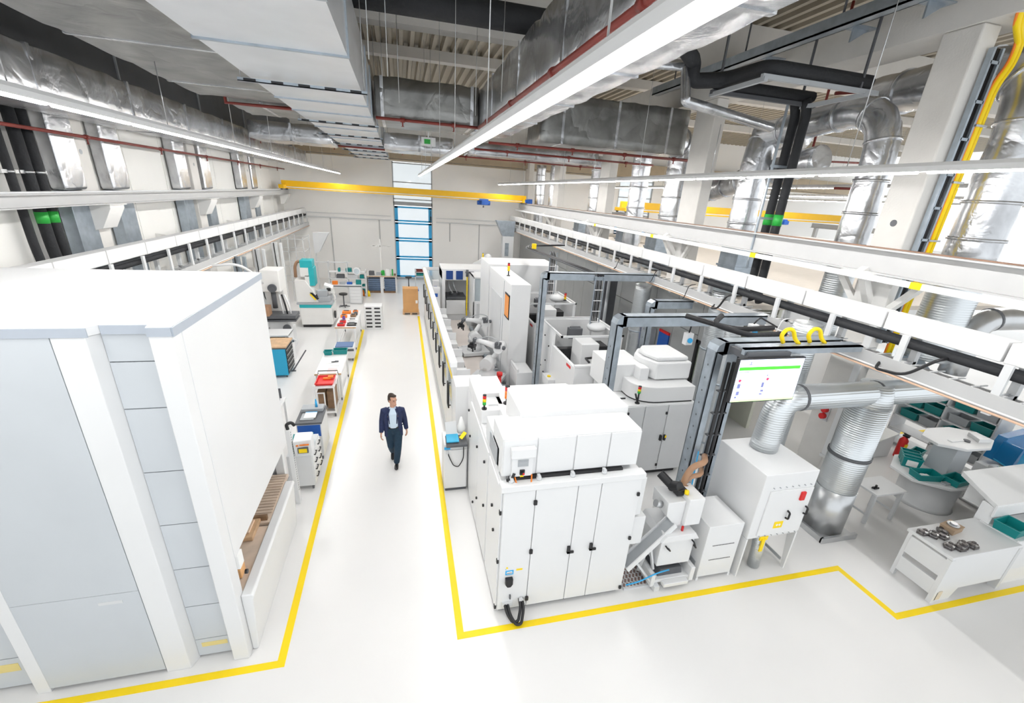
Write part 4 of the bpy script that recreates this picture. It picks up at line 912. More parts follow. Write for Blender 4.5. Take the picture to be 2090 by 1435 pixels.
# --- small feeder machine between
t = thing('parts_feeder', 'white parts feeder with hopper, black motor and slanted conveyor', 'machine', (3.75, 4.62, 0))
part(t, 'base_tray', B().box(-.02, -.02, .1, .72, .75, .16).box(.15, -.12, .08, .6, -.02, .15).box(-.05, -.05, .06, .02, .7, .3).box(.66, -.05, .06, .74, .7, .34), WHITE, .01)
part(t, 'foot', B().box(.0, -.1, 0, .1, .0, .1), LGREY, .01); part(t, 'foot', B().box(.62, -.02, 0, .7, .08, .1), LGREY, .01)
part(t, 'foot', B().box(.0, .6, 0, .08, .7, .1), LGREY, .01); part(t, 'foot', B().box(.62, .6, 0, .7, .7, .1), LGREY, .01)
part(t, 'scrap_bin', B().prism([(.12, .14), (.58, .14), (.54, .3), (.16, .3)], 'y', .05, .6), DGREY)
bd = part(t, 'body', B().box(.06, .05, .38, .66, .68, .90).prism([(.02, .90), (.70, .90), (.62, 1.02), (.1, 1.02)], 'y', .0, .7), WHITE, .012)
mesh('handle', B().tube([(.14, .04, .80), (.14, -.01, .80), (.2, -.01, .74), (.2, .04, .74)], .014, 6), BLACK, parent=bd)
mesh('handle', B().tube([(.6, .04, .86), (.6, -.02, .86), (.66, -.02, .74), (.66, .04, .74)], .014, 6), BLACK, parent=bd)
part(t, 'neck', B().prism([(.3, .95), (.6, .95), (.55, 1.15), (.36, 1.15)], 'y', .2, .5), WHITE)
part(t, 'hopper', B().prism([(.12, 1.3), (.3, 1.08), (.42, 1.08), (.42, 1.55), (.1, 1.55)], 'y', .15, .6).box(.42, .08, 1.12, .7, .5, 1.62), WHITE, .015)
part(t, 'motor', B().cyl((.3, .45, 1.64), (.36, .3, 1.72), .085, n=14).cyl((.18, .62, 1.78), (.3, .45, 1.66), .07, n=14).box(.3, .25, 1.58, .48, .4, 1.68), BLACK, .01)
part(t, 'yellow_cap', B().cyl((.42, .24, 1.66), (.46, .2, 1.67), .04, n=10), YELLOW)
part(t, 'hose_elbow', B().cyl((.56, .45, 1.45), (.58, .47, 1.62), .06, n=12), HOSE)
part(t, 'red_valve', B().cyl((.42, .1, 1.02), (.42, .1, 1.10), .02, n=8), RED)
part(t, 'gauge_disc', B().cyl((.08, .3, 1.42), (-.02, .3, 1.46), .06, n=12), STEEL)
cv = part(t, 'conveyor', B().beam((-.5, .1, .44), (.28, .2, 1.12), .22, .05).beam((-.5, -.01, .47), (.28, .09, 1.15), .02, .09).beam((-.5, .21, .47), (.28, .31, 1.15), .02, .09), WHITE)
mesh('belt', B().beam((-.5, .1, .48), (.26, .2, 1.15), .16, .012), MGREY, parent=cv)
part(t, 'conveyor_leg', B().beam((-.35, .05, .58), (-.02, .0, .12), .05, .03).beam((-.2, .05, .7), (-.08, .3, .08), .05, .03).beam((-.1, .1, .8), (.04, .1, .3), .06, .03), LGREY)
part(t, 'blue_hose', B().tube([(-.5, -.05, .2), (-.3, -.08, .26), (.0, -.06, .36), (.25, -.03, .36)], .012, 6, .1), SKYB)
t = thing('drip_grate', 'perforated brown drip grate on the floor beside the front machine', 'grate', (3.42, 4.7, 0))
part(t, 'tray', B().box(-.14, -.06, 0, .34, .4, .03), LGREY)
gr = B()
for i in range(7):
    for j in range(5): gr.beam((-.12 + i * .062, -.02 + j * .08, .034), (-.09 + i * .062, .04 + j * .08, .034), .035, .006)
part(t, 'grate_pattern', gr, mat('rusty_brown', (.25, .17, .15), .6, .3))
pipe('brown hoses looping from the parts feeder up to the steel frame', [(4.32, 5.1, 1.45), (4.30, 5.1, 1.72), (4.40, 5.1, 1.95), (4.62, 5.1, 2.0), (4.80, 5.35, 1.95)], .05, HOSE, nm='suction_hose', cat='hose', bend=.25)
pipe('second brown hose looping beside the first', [(4.36, 5.14, 1.45), (4.36, 5.14, 1.62), (4.44, 5.14, 1.72), (4.64, 5.14, 1.74), (4.80, 5.35, 1.70)], .04, HOSE, nm='suction_hose', cat='hose', bend=.25)
t = thing('coolant_barrel', 'small white bucket standing behind the parts feeder at the frame foot', 'bucket', (4.42, 5.62, 0))
part(t, 'bucket', B().loft([(0, 0, 0), (0, 0, .9)], [.15, .17], 18), PAPER); part(t, 'lid_ring', B().loft([(0, 0, .88), (0, 0, .93)], [.18, .18], 18), GREEN)
# --- low cabinet with vent dots
t = thing('low_cabinet', 'low white cabinet with two rows of round vent holes', 'cabinet', (4.58, 4.6, 0))
part(t, 'cabinet_body', B().box(0, 0, .07, .66, .72, 1.12), WHITE, .012)
part(t, 'side_foot', B().box(0, 0, 0, .04, .72, .07), WHITE); part(t, 'side_foot', B().box(.62, 0, 0, .66, .72, .07), WHITE)
for z in (.72, .42):
    vb = B()
    for i in range(15): vb.cyl((.16 + i * .028, -.003, z), (.16 + i * .028, .001, z), .010, n=8)
    part(t, 'vent_row', vb, BLACK)
part(t, 'side_vent', B().box(-.004, .1, .2, 0, .25, .32), MGREY)
# --- filter unit
t = thing('filter_unit', 'white extraction filter box on legs with red switch and black handles', 'filter unit', (5.32, 4.55, 0))
part(t, 'housing', B().box(0, 0, .8, 1.02, 1.1, 2.05), WHITE, .015)
part(t, 'side_leg_panel', B().prism([(0, 0), (.25, 0), (.12, .8), (0, .8)], 'x', -.0, .03), WHITE)
part(t, 'leg', B().prism([(.0, .0), (.05, 0), (.16, .8), (.0, .8)], 'x', 0.99, 1.02), WHITE)
part(t, 'leg', B().prism([(1.05, .0), (1.1, 0), (1.1, .8), (.94, .8)], 'x', 0.99, 1.02), WHITE)
part(t, 'leg', B().box(0, 1.05, 0, .05, 1.1, .8), WHITE)
part(t, 'rear_panel', B().box(.03, 1.0, .0, .99, 1.03, .8), MGREY)
part(t, 'stretcher', B().box(.99, .1, .1, 1.01, 1.05, .15), MGREY)
dr = part(t, 'front_door', B().box(.16, -.02, .86, 1.0, 0, 1.74), WHITE, .005)
for x, z in ((.62, 1.25), (.96, 1.30)): mesh('handle', B().tube([(x, -.02, z + .07), (x, -.07, z + .06), (x, -.07, z - .06), (x, -.02, z - .07)], .016, 7, .02), BLACK, parent=dr)
sw = part(t, 'red_switch', B().box(.76, -.05, 1.52, .85, -.01, 1.68), RED, .01, label='red main switch')
st = part(t, 'warning_label', B().box(.43, -.026, .99, .60, -.02, 1.12), YELLOW, label='yellow warning label with round symbols')
mesh('label_symbol', B().cyl((.49, -.029, 1.055), (.49, -.026, 1.055), .02, n=12).cyl((.54, -.029, 1.055), (.54, -.026, 1.055), .02, n=12), PAPER, parent=st)
part(t, 'yellow_inner', B().box(.62, .97, .25, .95, .99, .75), YELLOW)
ob = part(t, 'outlet_tube', B().loft([(.50, .16, .03), (.44, .13, .42), (.38, .12, .82)], .1, 18), SPIRAL)
mesh('yellow_tie', B().box(.26, -.01, .74, .42, .01, .82).box(.30, -.03, .52, .36, -.01, .78), YELLOW, parent=ob)
bolts = B()
for i in range(7): bolts.cyl((.2 + i * .12, -.025, 1.80), (.2 + i * .12, 0, 1.80), .008, n=6).cyl((.22 + i * .12, -.025, .84), (.22 + i * .12, 0, .84), .008, n=6)
part(t, 'bolt_row', bolts, MGREY)
# spiral ducts
foil_round('spiral duct rising from the filter box and running right to the fat standing duct', [(9.6, 5.33, 2.95), (5.95, 5.30, 2.98), (5.9, 5.30, 2.05)], .22, SPIRAL, bandm=DGREY, nm='spiral_duct', bend=.35, step=1.6)
t = thing('spiral_duct', 'fat standing spiral duct on a square floor frame before the wide column', 'air duct', (7.97, 5.33, 0))
part(t, 'duct_tube', B().cyl((0, 0, .08), (0, 0, 2.75), .33, n=28), SPIRAL)
part(t, 'lower_sleeve', B().cyl((0, 0, .06), (0, 0, 1.0), .345, n=28), STEEL)
part(t, 'clamp_ring', B().cyl((0, 0, 1.7), (0, 0, 1.76), .35, n=28), DGREY)
part(t, 'top_reducer', B().loft([(0, 0, 2.75), (0, .0, 2.95), (0, 0, 3.15)], [.33, .3, .24], 24), SPIRAL)
part(t, 'floor_frame', B().box(-.38, -.38, 0, .38, .35, .07).box(-.42, -.40, 0, -.36, .35, .12).box(-.42, -.42, 0, .42, -.36, .12), STEEL, .004)
part(t, 'strut', B().box(.36, -.1, 0, .40, -.04, 2.4), STEEL)
foil_round('standing spiral duct behind the filter box, left of the column', [(7.05, 6.2, 4.0), (7.05, 6.2, .0)], .24, SPIRAL, bandm=DGREY, nm='spiral_duct', step=1.4)
foil_round('standing spiral duct beside the dark partition window', [(7.45, 9.0, 4.0), (7.45, 9.0, 0)], .27, SPIRAL, bandm=GALV, nm='spiral_duct', step=1.4)
foil_round('standing spiral duct against the partition behind the second frame', [(7.5, 12.8, 3.4), (7.5, 12.8, 0)], .26, SPIRAL, bandm=GALV, nm='spiral_duct', step=1.4)
foil_round('slim spiral duct behind the portal frame near the partition', [(7.0, 7.9, 3.6), (7.0, 7.9, 0)], .17, SPIRAL, bandm=GALV, nm='spiral_duct', step=1.4)
t = thing('partition_post', 'dark grey upright sheet in front of the partition beside the farther cell', 'panel', (7.3, 15.2, 0))
part(t, 'sheet', B().box(0, 0, 0, .5, .08, 3.3), DGREY); part(t, 'pipe', B().cyl((.1, -.1, 0), (.1, -.1, 3.3), .06), MGREY)
t = thing('notice_board', 'blue board with red top edge on the partition', 'board', (7.97, 11.6, 1.2))
part(t, 'board', B().box(-.03, 0, 0, .02, .55, .85), BLUE, .005); part(t, 'red_edge', B().box(-.035, 0, .85, .02, .55, .93), RED)
t = thing('control_board', 'grey control board with dark screens left of the blue board', 'board', (7.9, 12.35, 1.1))
part(t, 'cabinet', B().box(-.12, 0, 0, .08, .6, .95), MGREY, .01)
scb = B(); 
for z in (.2, .42, .64): scb.box(-.125, .15, z, -.12, .42, z + .12)
part(t, 'screens', scb, BLACK)
# big dark ventilation sheets
t = thing('column_socket', 'red round emergency sockets on the wide white column', 'socket', (8.19, 6.2, 2.05))
for z in (0, .14): part(t, 'red_socket', B().cyl((0, -.03 * z, z), (-.09, -.03 * z, z), .06, n=16), RED, label='red round socket')
part(t, 'mount_plate', B().box(-.015, -.08, -.1, 0, .08, .25), LGREY)
solo('cable_duct', 'thin vertical white cable duct on the wide white column below the red sockets', 'cable duct', B().box(-.03, 0, 0, 0, .12, 3.4).box(-.045, -.02, 0, 0, .14, .06), WHITE, (8.19, 5.85, 1.25))

# ================================================================ LEFT OF THE AISLE
t = thing('machine_enclosure', 'huge white box enclosure with pale grey-blue panel doors in the left foreground', 'enclosure', (-2.1, 4.58, 0))
part(t, 'roof_panel', B().prism([(-4.4, 0), (-.65, 0), (-.60, .10), (-.22, .10), (-.20, 0), (0, 0), (0, 2.95), (-4.4, 2.95)], 'z', 4.40, 4.48), WHITE)
part(t, 'corner_post', B().box(-.20, 0, 0, -.01, .22, 4.42), WHITE, .015)
part(t, 'side_panel', B().box(-.06, .2, 1.5, 0, 2.93, 4.40), WHITE, .006)
part(t, 'rear_post', B().box(-.2, 2.8, 0, -.07, 2.92, 4.4), WHITE)
part(t, 'frame_core', B().box(-4.35, .16, 0.02, -.2, .2, 4.39), LGREY)
part(t, 'edge_trim', B().box(.0, -.0, 4.385, .015, 2.95, 4.475).box(-.2, -.012, 4.39, .0, 0, 4.475).box(-.6, .088, 4.39, -.22, .1, 4.475).box(-4.4, -.012, 4.39, -.65, 0, 4.475), mat('grey_edge_trim', (.42, .46, .52), .4))
# recessed grey section between the posts
for k_, (za, zb) in enumerate(((.05, .33), (.34, .9), (.91, 1.5), (1.51, 2.15), (2.16, 2.85), (2.86, 3.6), (3.61, 4.1), (4.11, 4.4))):
    p = part(t, 'grey_panel', B().box(-.62, .12, za, -.20, .15, zb), PALE, .003)
    if k_ == 0: mesh('yellow_reflector', B().box(-.56, .116, .2, -.27, .12, .27), mat('pale_yellow_strip', (.75, .62, .25), .5), parent=p)
part(t, 'inner_post', B().prism([(-.94, 0), (-.68, 0), (-.62, .14), (-.94, .14)], 'z', 0, 4.39), WHITE, .008)
part(t, 'seam_gasket', B().box(-.655, .085, .1, -.645, .11, 4.35), BLACK)
part(t, 'front_door', B().box(-2.12, .0, .06, -.945, .06, 1.38), PALE, .003)
part(t, 'front_door', B().box(-2.12, .0, 1.384, -.945, .06, 4.39), PALE, .003)
part(t, 'lock_plate', B().box(-1.35, -.006, 1.24, -1.12, 0, 1.28), LGREY)
part(t, 'left_post', B().prism([(-2.3, .14), (-2.26, 0), (-2.122, 0), (-2.122, .14)], 'z', 0, 4.39), WHITE, .008)
for za, zb in ((.05, .5), (.51, 1.6), (1.61, 2.9), (2.91, 4.4)): 
    p = part(t, 'grey_panel', B().box(-4.35, .12, za, -2.3, .15, zb), PALE, .003)
    if za < .1: mesh('yellow_reflector', B().box(-2.75, .116, .3, -2.4, .12, .42), mat('pale_yellow_strip', (.75, .62, .25), .5), parent=p)
part(t, 'back_panel', B().box(-4.35, 2.87, 0, -.2, 2.93, 4.4), WHITE)
part(t, 'sill_apron', B().prism([(-.01, 0), (.06, .0), (.09, .3), (.12, .86), (.14, .93), (.12, .96), (-.01, .96)], 'y', .12, 2.55), WHITE, .02, seg=3)
part(t, 'bed', B().box(-1.4, .25, .0, 0, 2.8, .88), MGREY)
w_ = B()
for i in range(9): w_.box(-1.3, 2.8 + i * .075 - .0, .9, -.03, 2.86 + i * .075, .94)
part(t, 'wooden_bed_slats', B().box(-1.4, .2, .88, -.01, 1.45, .93).box(-1.3, 1.5, .89, -.01, 2.78, .95), BEDW, .004)
ws = B()
for i in range(14): ws.box(-1.2, 1.72 + i * .075, .95, -.03, 1.77 + i * .075, .97)
part(t, 'wooden_louvres', ws, BEDW)
part(t, 'bellow_edge', B().box(-1.3, 1.55, .95, -.05, 1.6, 1.03), DWOOD)
part(t, 'door_plate', B().box(-.03, .22, 1.3, .02, .36, 1.5), PAPER, .004)
part(t, 'dark_knob', B().cyl((.03, .3, 1.18), (.06, .3, 1.18), .03, n=12), BLACK)
t = thing('wooden_crate_part', 'pale wooden frame block lying on the machine bed in the enclosure opening', 'wooden block', (-2.60, 5.72, .935))
part(t, 'board', B().box(0, 0, 0, .36, .42, .07), WOOD, .01); part(t, 'raised_frame', B().box(.06, .08, .07, .3, .36, .1), mat('pale_wood', (.75, .55, .40), .6), .01)
solo('orange_block', 'small orange-tan block on the near end of the machine bed', 'block', B().box(0, 0, 0, .2, .16, .14).box(.06, .16, 0, .14, .26, .1), mat('orange_tan', (.80, .45, .20), .6), (-2.38, 5.02, .935), bevel=.01)
# operator pendant and end column
t = thing('operator_pendant', 'white control pendant with yellow display mounted on a perforated post behind the enclosure', 'control panel', (-2.12, 7.72, 0))
part(t, 'perforated_post', B().box(-.04, 0, 0, .04, .12, 1.62), WHITE, .006)
ph = B()
for i in range(26): ph.box(.036, .03, .3 + i * .05, .042, .06, .325 + i * .05)
part(t, 'post_holes', ph, DGREY)['kind'] = 'stuff'
pb = part(t, 'pendant_box', B().hexa([(.05, .05, 1.05), (.36, .1, 1.05), (.36, .3, 1.1), (.05, .3, 1.1), (.05, .0, 1.38), (.36, .05, 1.38), (.36, .3, 1.42), (.05, .3, 1.42)]), WHITE, .02)
mesh('display', B().box(.12, .015, 1.12, .3, .05, 1.23), DGREY, parent=pb)
mesh('yellow_display_area', B().box(.14, .008, 1.135, .28, .04, 1.215), YELLOW, parent=pb)
mesh('button_row', B().box(.10, .015, 1.27, .14, .04, 1.30).box(.16, .015, 1.28, .32, .04, 1.30), ORANGE, parent=pb)
part(t, 'black_arm', B().tube([(0, .06, 1.6), (-.02, .06, 1.72), (.06, .1, 1.74), (.1, .12, 1.66)], .03, 8, .05), BLACK)
# drawer cart with teal bin
def castors(t, x0, y0, x1, y1, z=0, r=.04):
    for x, y in ((x0, y0), (x1, y0), (x0, y1), (x1, y1)):
        part(t, 'castor', B().cyl((x - .015, y, r), (x + .015, y, r), r, n=12).box(x - .02, y - .02, r * 1.4, x + .02, y + .02, .1), DGREY)
t = thing('drawer_cart', 'light grey drawer cart with black handles carrying a teal tray beside the enclosure', 'tool cart', (-2.33, 8.15, 0))
part(t, 'cart_body', B().box(0, 0, .1, .46, .85, .82), LGREY, .012)
castors(t, .05, .06, .41, .79)
for i in range(2):
    for j in range(4):
        d = part(t, 'drawer', B().box(.46, .03 + i * .41, .13 + j * .17, .475, .41 + i * .41, .28 + j * .17), WHITE, .004)
        mesh('handle', B().tube([(.47, .14 + i * .41, .23 + j * .17), (.5, .14 + i * .41, .23 + j * .17), (.5, .3 + i * .41, .23 + j * .17), (.47, .3 + i * .41, .23 + j * .17)], .012, 6), BLACK, parent=d)
def bin_(lab, loc, w, d, h, rz=0, m=TEAL, grp=None, content=None, nm='storage_bin', cat='bin'):
    t = thing(nm, lab, cat, loc, rz, grp); s = .02
    part(t, 'bin_shell', B()._add([(-w/2+s, -d/2+s, 0), (w/2-s, -d/2+s, 0), (w/2-s, d/2-s, 0), (-w/2+s, d/2-s, 0), (-w/2, -d/2, h), (w/2, -d/2, h), (w/2, d/2, h), (-w/2, d/2, h),
        (-w/2+.015, -d/2+.015, h), (w/2-.015, -d/2+.015, h), (w/2-.015, d/2-.015, h), (-w/2+.015, d/2-.015, h), (-w/2+s+.012, -d/2+s+.012, .012), (w/2-s-.012, -d/2+s+.012, .012), (w/2-s-.012, d/2-s-.012, .012), (-w/2+s+.012, d/2-s-.012, .012)],
        [(3,2,1,0), (0,1,5,4), (1,2,6,5), (2,3,7,6), (3,0,4,7), (4,5,9,8), (5,6,10,9), (6,7,11,10), (7,4,8,11), (8,9,13,12), (9,10,14,13), (10,11,15,14), (11,8,12,15), (12,13,14,15)]), m)
    part(t, 'rim', B().box(-w/2-.008, -d/2-.008, h-.015, w/2+.008, -d/2, h).box(-w/2-.008, d/2, h-.015, w/2+.008, d/2+.008, h).box(-w/2-.008, -d/2, h-.015, -w/2, d/2, h).box(w/2, -d/2, h-.015, w/2+.008, d/2, h), m)
    if content: part(t, 'label_card', B().box(-w*.28, -d/2-.014, h*.2, w*.28, -d/2-.002, h*.75), content)
    return t
bin_('teal open tray on top of the light grey drawer cart', (-2.08, 8.5, .825), .36, .5, .16, .1)
t = thing('dark_cart', 'grey cart with dark top and blue front standing behind the drawer cart', 'tool cart', (-2.35, 9.25, 0))
part(t, 'cart_body', B().box(0, 0, .1, .5, .8, .92), LGREY, .012); castors(t, .05, .06, .45, .74)
part(t, 'dark_top', B().box(-.02, -.02, .92, .52, .82, .97), DGREY, .012); part(t, 'blue_front', B().box(.02, -.015, .62, .48, 0, .9), BLUE, .004)
part(t, 'instrument_case', B().box(.02, .5, .97, .48, .75, 1.05).box(.06, .1, .97, .34, .42, .99), MGREY, .01)
t = thing('open_notebook', 'white paper pad lying on the dark cart top', 'paper pad', (-2.22, 9.4, .995)); part(t, 'pages', B().box(0, 0, 0, .24, .26, .012), PAPER); part(t, 'blue_strip', B().box(0, .26, 0, .24, .29, .014), SKYB)
solo('spray_bottle', 'small blue-capped bottle at the rear of the dark cart', 'bottle', B().cyl((0, 0, 0), (0, 0, .14), .03, .02, 10).cyl((0, 0, .14), (0, 0, .19), .014, n=8), SKYB, (-2.02, 9.85, 1.05))
# laptop desk left, mostly hidden
t = thing('side_desk', 'small white desk with dark monitor peeking out behind the enclosure edge', 'desk', (-4.1, 10.2, 0))
part(t, 'desk_top', B().box(0, 0, .72, 1.15, .9, .76), WHITE, .008)
for x, y in ((.05, .05), (1.1, .05), (.05, .85), (1.1, .85)): part(t, 'leg', B().box(x - .02, y - .02, 0, x + .02, y + .02, .72), LGREY)
t = thing('desk_monitor', 'small dark monitor on the half-hidden desk', 'monitor', (-3.15, 10.85, .76)); part(t, 'screen_panel', B().box(-.04, 0, .08, .16, .03, .34), DGREY, .006); part(t, 'stand', B().box(.02, .03, 0, .1, .08, .12), BLACK)
t = thing('instrument', 'small white and yellow instrument on the half-hidden desk', 'instrument', (-3.12, 10.4, .76)); part(t, 'case', B().box(0, 0, 0, .15, .14, .08), WHITE, .01); part(t, 'yellow_edge', B().box(-.005, -.01, 0, .155, 0, .03), YELLOW); part(t, 'dial', B().cyl((.07, .07, .08), (.07, .07, .1), .035, n=12), DGREY)
# parts cart with red tray
t = thing('frame_trolley', 'white tube-frame trolley with red tray on top and brown goods inside', 'trolley', (-2.36, 11.35, 0))
castors(t, .04, .04, .48, .78)
part(t, 'frame', B().beam((0.02, .02, .1), (0.02, .02, .92), .035, .035).beam((.5, .02, .1), (.5, .02, .92), .035, .035).beam((.02, .8, .1), (.02, .8, .92), .035, .035).beam((.5, .8, .1), (.5, .8, .92), .035, .035).beam((0, .02, .14), (.52, .02, .14), .035, .05).beam((.02, 0, .14), (.02, .82, .14), .035, .05).beam((.5, 0, .14), (.5, .82, .14), .035, .05).beam((0, .8, .14), (.52, .8, .14), .035, .05).box(0, 0, .84, .52, .82, .88), WHITE)
part(t, 'top_handle', B().tube([(.0, .82, .88), (.0, .9, .98), (.5, .9, .98), (.52, .82, .88)], .012, 6), BLACK)
solo('goods_box', 'dark brown ribbed load inside the frame trolley', 'load', B().box(0, 0, 0, .2, .62, .52).box(.22, .1, 0, .42, .62, .5), DWOOD, (-2.3, 11.42, .17), bevel=.01)
solo('goods_strap', 'white strap frame around the load in the trolley', 'strap', B().box(.0, -.015, 0, .03, 0, .5).box(.17, -.015, 0, .2, 0, .5).box(.0, -.015, .5, .2, 0, .53), WHITE, (-2.3, 11.41, .17))
bin_('flat red tray lying on the frame trolley', (-2.1, 11.72, .885), .44, .6, .06, 0, RED)
solo('orange_tool', 'orange and black tool lying in the red tray', 'tool', B().box(-.1, -.05, 0, .1, .05, .04).box(.02, -.03, .04, .16, .1, .07), ORANGE, (-2.08, 11.85, .90), bevel=.01)
# long work table
def table(nm, lab, x0, y0, x1, y1, z, topm=WHITE, edge=None, legs=WHITE, side=True, cast=True, cat='table'):
    t = thing(nm, lab, cat, (x0, y0, 0)); w, d = x1 - x0, y1 - y0
    part(t, 'table_top', B().box(0, 0, z - .04, w, d, z), topm, .006)
    if edge: part(t, 'front_edge', B().box(0, -.02, z - .045, w, 0, z + .003), edge)
    for x, y in ((.05, .06), (w - .05, .06), (.05, d - .06), (w - .05, d - .06)):
        part(t, 'leg', B().box(x - .03, y - .03, .0 if not cast else .09, x + .03, y + .03, z - .04), legs)
        if cast: part(t, 'castor', B().cyl((x - .015, y, .04), (x + .015, y, .04), .04, n=10).box(x - .02, y - .02, .05, x + .02, y + .02, .1), DGREY)
    if side: part(t, 'stretcher', B().box(w - .06, .06, z - .2, w - .04, d - .06, z - .05).box(.04, .06, .18, .06, d - .06, .22).box(w - .06, .06, .18, w - .04, d - .06, .22), legs)
    return t
table('work_table', 'long white work table with brown front edge, papers and teal boxes on it', -2.48, 11.98 + .35, -1.78, 14.2, .86, WHITE, WOOD)
bin_('larger teal box at the rear of the papers table', (-1.98, 14.02, .862), .42, .25, .14)
bin_('smaller teal box at the rear left of the papers table', (-2.33, 13.95, .862), .24, .22, .12)
for i, (x, y, rz, lab) in enumerate(((-2.2, 13.3, .2, 'white sheet of paper near the teal boxes'), (-2.0, 13.1, -.15, 'white sheet under the small grey tool'), (-2.05, 12.6, 0, 'red-lined white form at the front of the table'), (-2.3, 12.75, .05, 'grey-lined sheet at the left front of the table'))):
    solo('paper_sheet', lab, 'paper', B().box(-.12, -.16, 0, .12, .16, .006), PAPER if i != 2 else mat('pink_lined_paper', (.8, .62, .62), .7), (x, y, .863 + i * .0), rz=rz, group='papers on the work table')
solo('hand_tool', 'small dark hand tool lying on the papers', 'tool', B().beam((0, 0, 0), (.16, .05, 0), .025, .02).box(.1, 0, -.01, .2, .06, .02), DGREY, (-2.15, 13.2, .885))
# low blue platform trolley
t = thing('platform_trolley', 'low trolley with blue cloth top between the two work tables', 'trolley', (-2.42, 15.6, 0)); castors(t, .05, .05, .6, .55)
part(t, 'platform', B().box(0, 0, .1, .66, .62, .5), WHITE, .01); part(t, 'blue_mat', B().box(.04, .04, .5, .62, .58, .54), mat('grey_blue_mat', (.13, .2, .36), .8), .01); part(t, 'dark_edge', B().box(0, -.02, .38, .66, 0, .46), DGREY)
# tool table with orange tools
table('tool_table', 'white table crowded with orange and red tools near the grey and turquoise machine', -2.5, 16.8, -1.76, 19.3, .9, WHITE, WOOD)
rnd = random.Random(5)
tools = [('red tool case at the front left of the tool table', RED, (-2.42, 16.9), (.26, .22, .08)), ('second red tool case behind the first on the tool table', RED, (-2.38, 17.3), (.22, .2, .09)), ('long black-handled tool at the front of the tool table', BLACK, (-2.1, 16.95), (.34, .07, .05)),
         ('second long black tool on the tool table', BLACK, (-2.1, 17.2), (.34, .06, .05)), ('purple and yellow can on the tool table', mat('purple_can', (.12, .05, .3), .4), (-2.33, 17.75), (.1, .1, .14)), ('orange tool case in the middle of the tool table', ORANGE, (-2.44, 18.1), (.24, .2, .1)),
         ('white tool with dark stripe on the tool table', PAPER, (-2.12, 17.6), (.34, .14, .06)), ('brown wooden block on the tool table', DWOOD, (-2.08, 18.2), (.2, .3, .08)), ('large orange tool case at the rear left of the tool table', ORANGE, (-2.44, 18.7), (.32, .26, .1)), ('orange bar tool at the rear right of the tool table', ORANGE, (-2.05, 18.9), (.2, .16, .08)), ('dark machine part on the right side of the tool table', DGREY, (-1.98, 18.5), (.14, .22, .1))]
for lab, m, (x, y), (w, d, h) in tools:
    t = thing('hand_tool', lab, 'tool', (x, y, .903), group=None)
    part(t, 'tool_body', B().box(0, 0, 0, w, d, h), m, .012); part(t, 'tool_grip', B().box(w * .2, d * .35, h, w * .8, d * .65, h + .03), DGREY if m is not BLACK else STEEL, .006)
# white drawer block with dark labels
t = thing('drawer_block', 'white drawer block with two columns of black labels beside the aisle', 'drawer cabinet', (-1.66, 19.5, 0))
part(t, 'cabinet_body', B().box(0, .01, 0, .74, .6, 1.03), WHITE, .008)
for i in range(2):
    for j in range(6):
        d = part(t, 'drawer', B().box(.03 + i * .35, 0, .05 + j * .163, .36 + i * .35, .015, .2 + j * .163), WHITE, .003)
        mesh('black_label', B().box(.07 + i * .35, -.006, .09 + j * .163, .31 + i * .35, 0, .155 + j * .163), BLACK, parent=d)
# carton on pallet
t = thing('wooden_pallet', 'small wooden pallet under the brown carton', 'pallet', (-.06, 21.95, 0))
part(t, 'deck', B().box(0, 0, .09, .8, .75, .12), WOOD)
for x in (0, .35, .7): part(t, 'block', B().box(x, .02, 0, x + .1, .73, .09), WOOD)
t = thing('cardboard_box', 'tall brown cardboard box standing on a small pallet in the aisle', 'box', (-.03, 22.0, .12))
part(t, 'carton', B().box(0, 0, 0, .73, .65, 1.15), CARD, .008); part(t, 'top_flap', B().box(0, 0, 1.15, .36, .65, 1.156).box(.37, 0, 1.15, .73, .65, 1.156), CARD); part(t, 'white_label', B().box(.6, -.004, .45, .7, 0, .6), PAPER)
# grey and turquoise machine
t = thing('grinding_machine', 'grey and turquoise grinding machine with tilted control panel on the left', 'machine', (-4.25, 19.9, 0))
part(t, 'base', B().box(0, 0, .12, 1.25, 1.5, .86), WHITE2, .02); part(t, 'base_plinth', B().box(.04, .05, 0, 1.15, 1.4, .12), BLACK)
part(t, 'turquoise_band', B().box(-.01, -.012, .86, 1.22, 1.5, 1.0), TEALP, .01)
part(t, 'grey_top', B().box(-.1, -.04, 1.0, 1.3, 1.52, 1.08), MGREY, .01)
part(t, 'column_cover', B().prism([(-.1, 1.08), (.75, 1.08), (.62, 1.5), (.3, 2.02), (-.1, 2.02)], 'y', .05, .7), WHITE2, .02)
part(t, 'turquoise_head', B().box(.15, .2, 2.5, .62, .8, 2.8).box(.45, .2, 1.75, .66, .8, 2.5), TEALP, .015)
part(t, 'white_head', B().box(.15, .1, 2.15, .46, .7, 2.5).box(.3, .1, 1.8, .46, .7, 2.2), WHITE2, .01)
part(t, 'guard', B().prism([(.45, 1.5), (.55, 1.5), (.78, 1.25), (.72, 1.2)], 'y', .0, .3), BLACK); part(t, 'yellow_edge', B().beam((.46, -.01, 1.45), (.66, -.01, 1.2), .03, .05), YELLOW)
part(t, 'brown_hose', B().tube([(-.12, .5, 2.05), (-.1, .5, 2.5), (.0, .5, 2.7), (.18, .5, 2.72)], .06, 9, .2), HOSE)
part(t, 'table_slide', B().box(.6, .1, 1.08, 1.2, .7, 1.3).box(.7, .2, 1.3, 1.1, .6, 1.55), MGREY, .012)
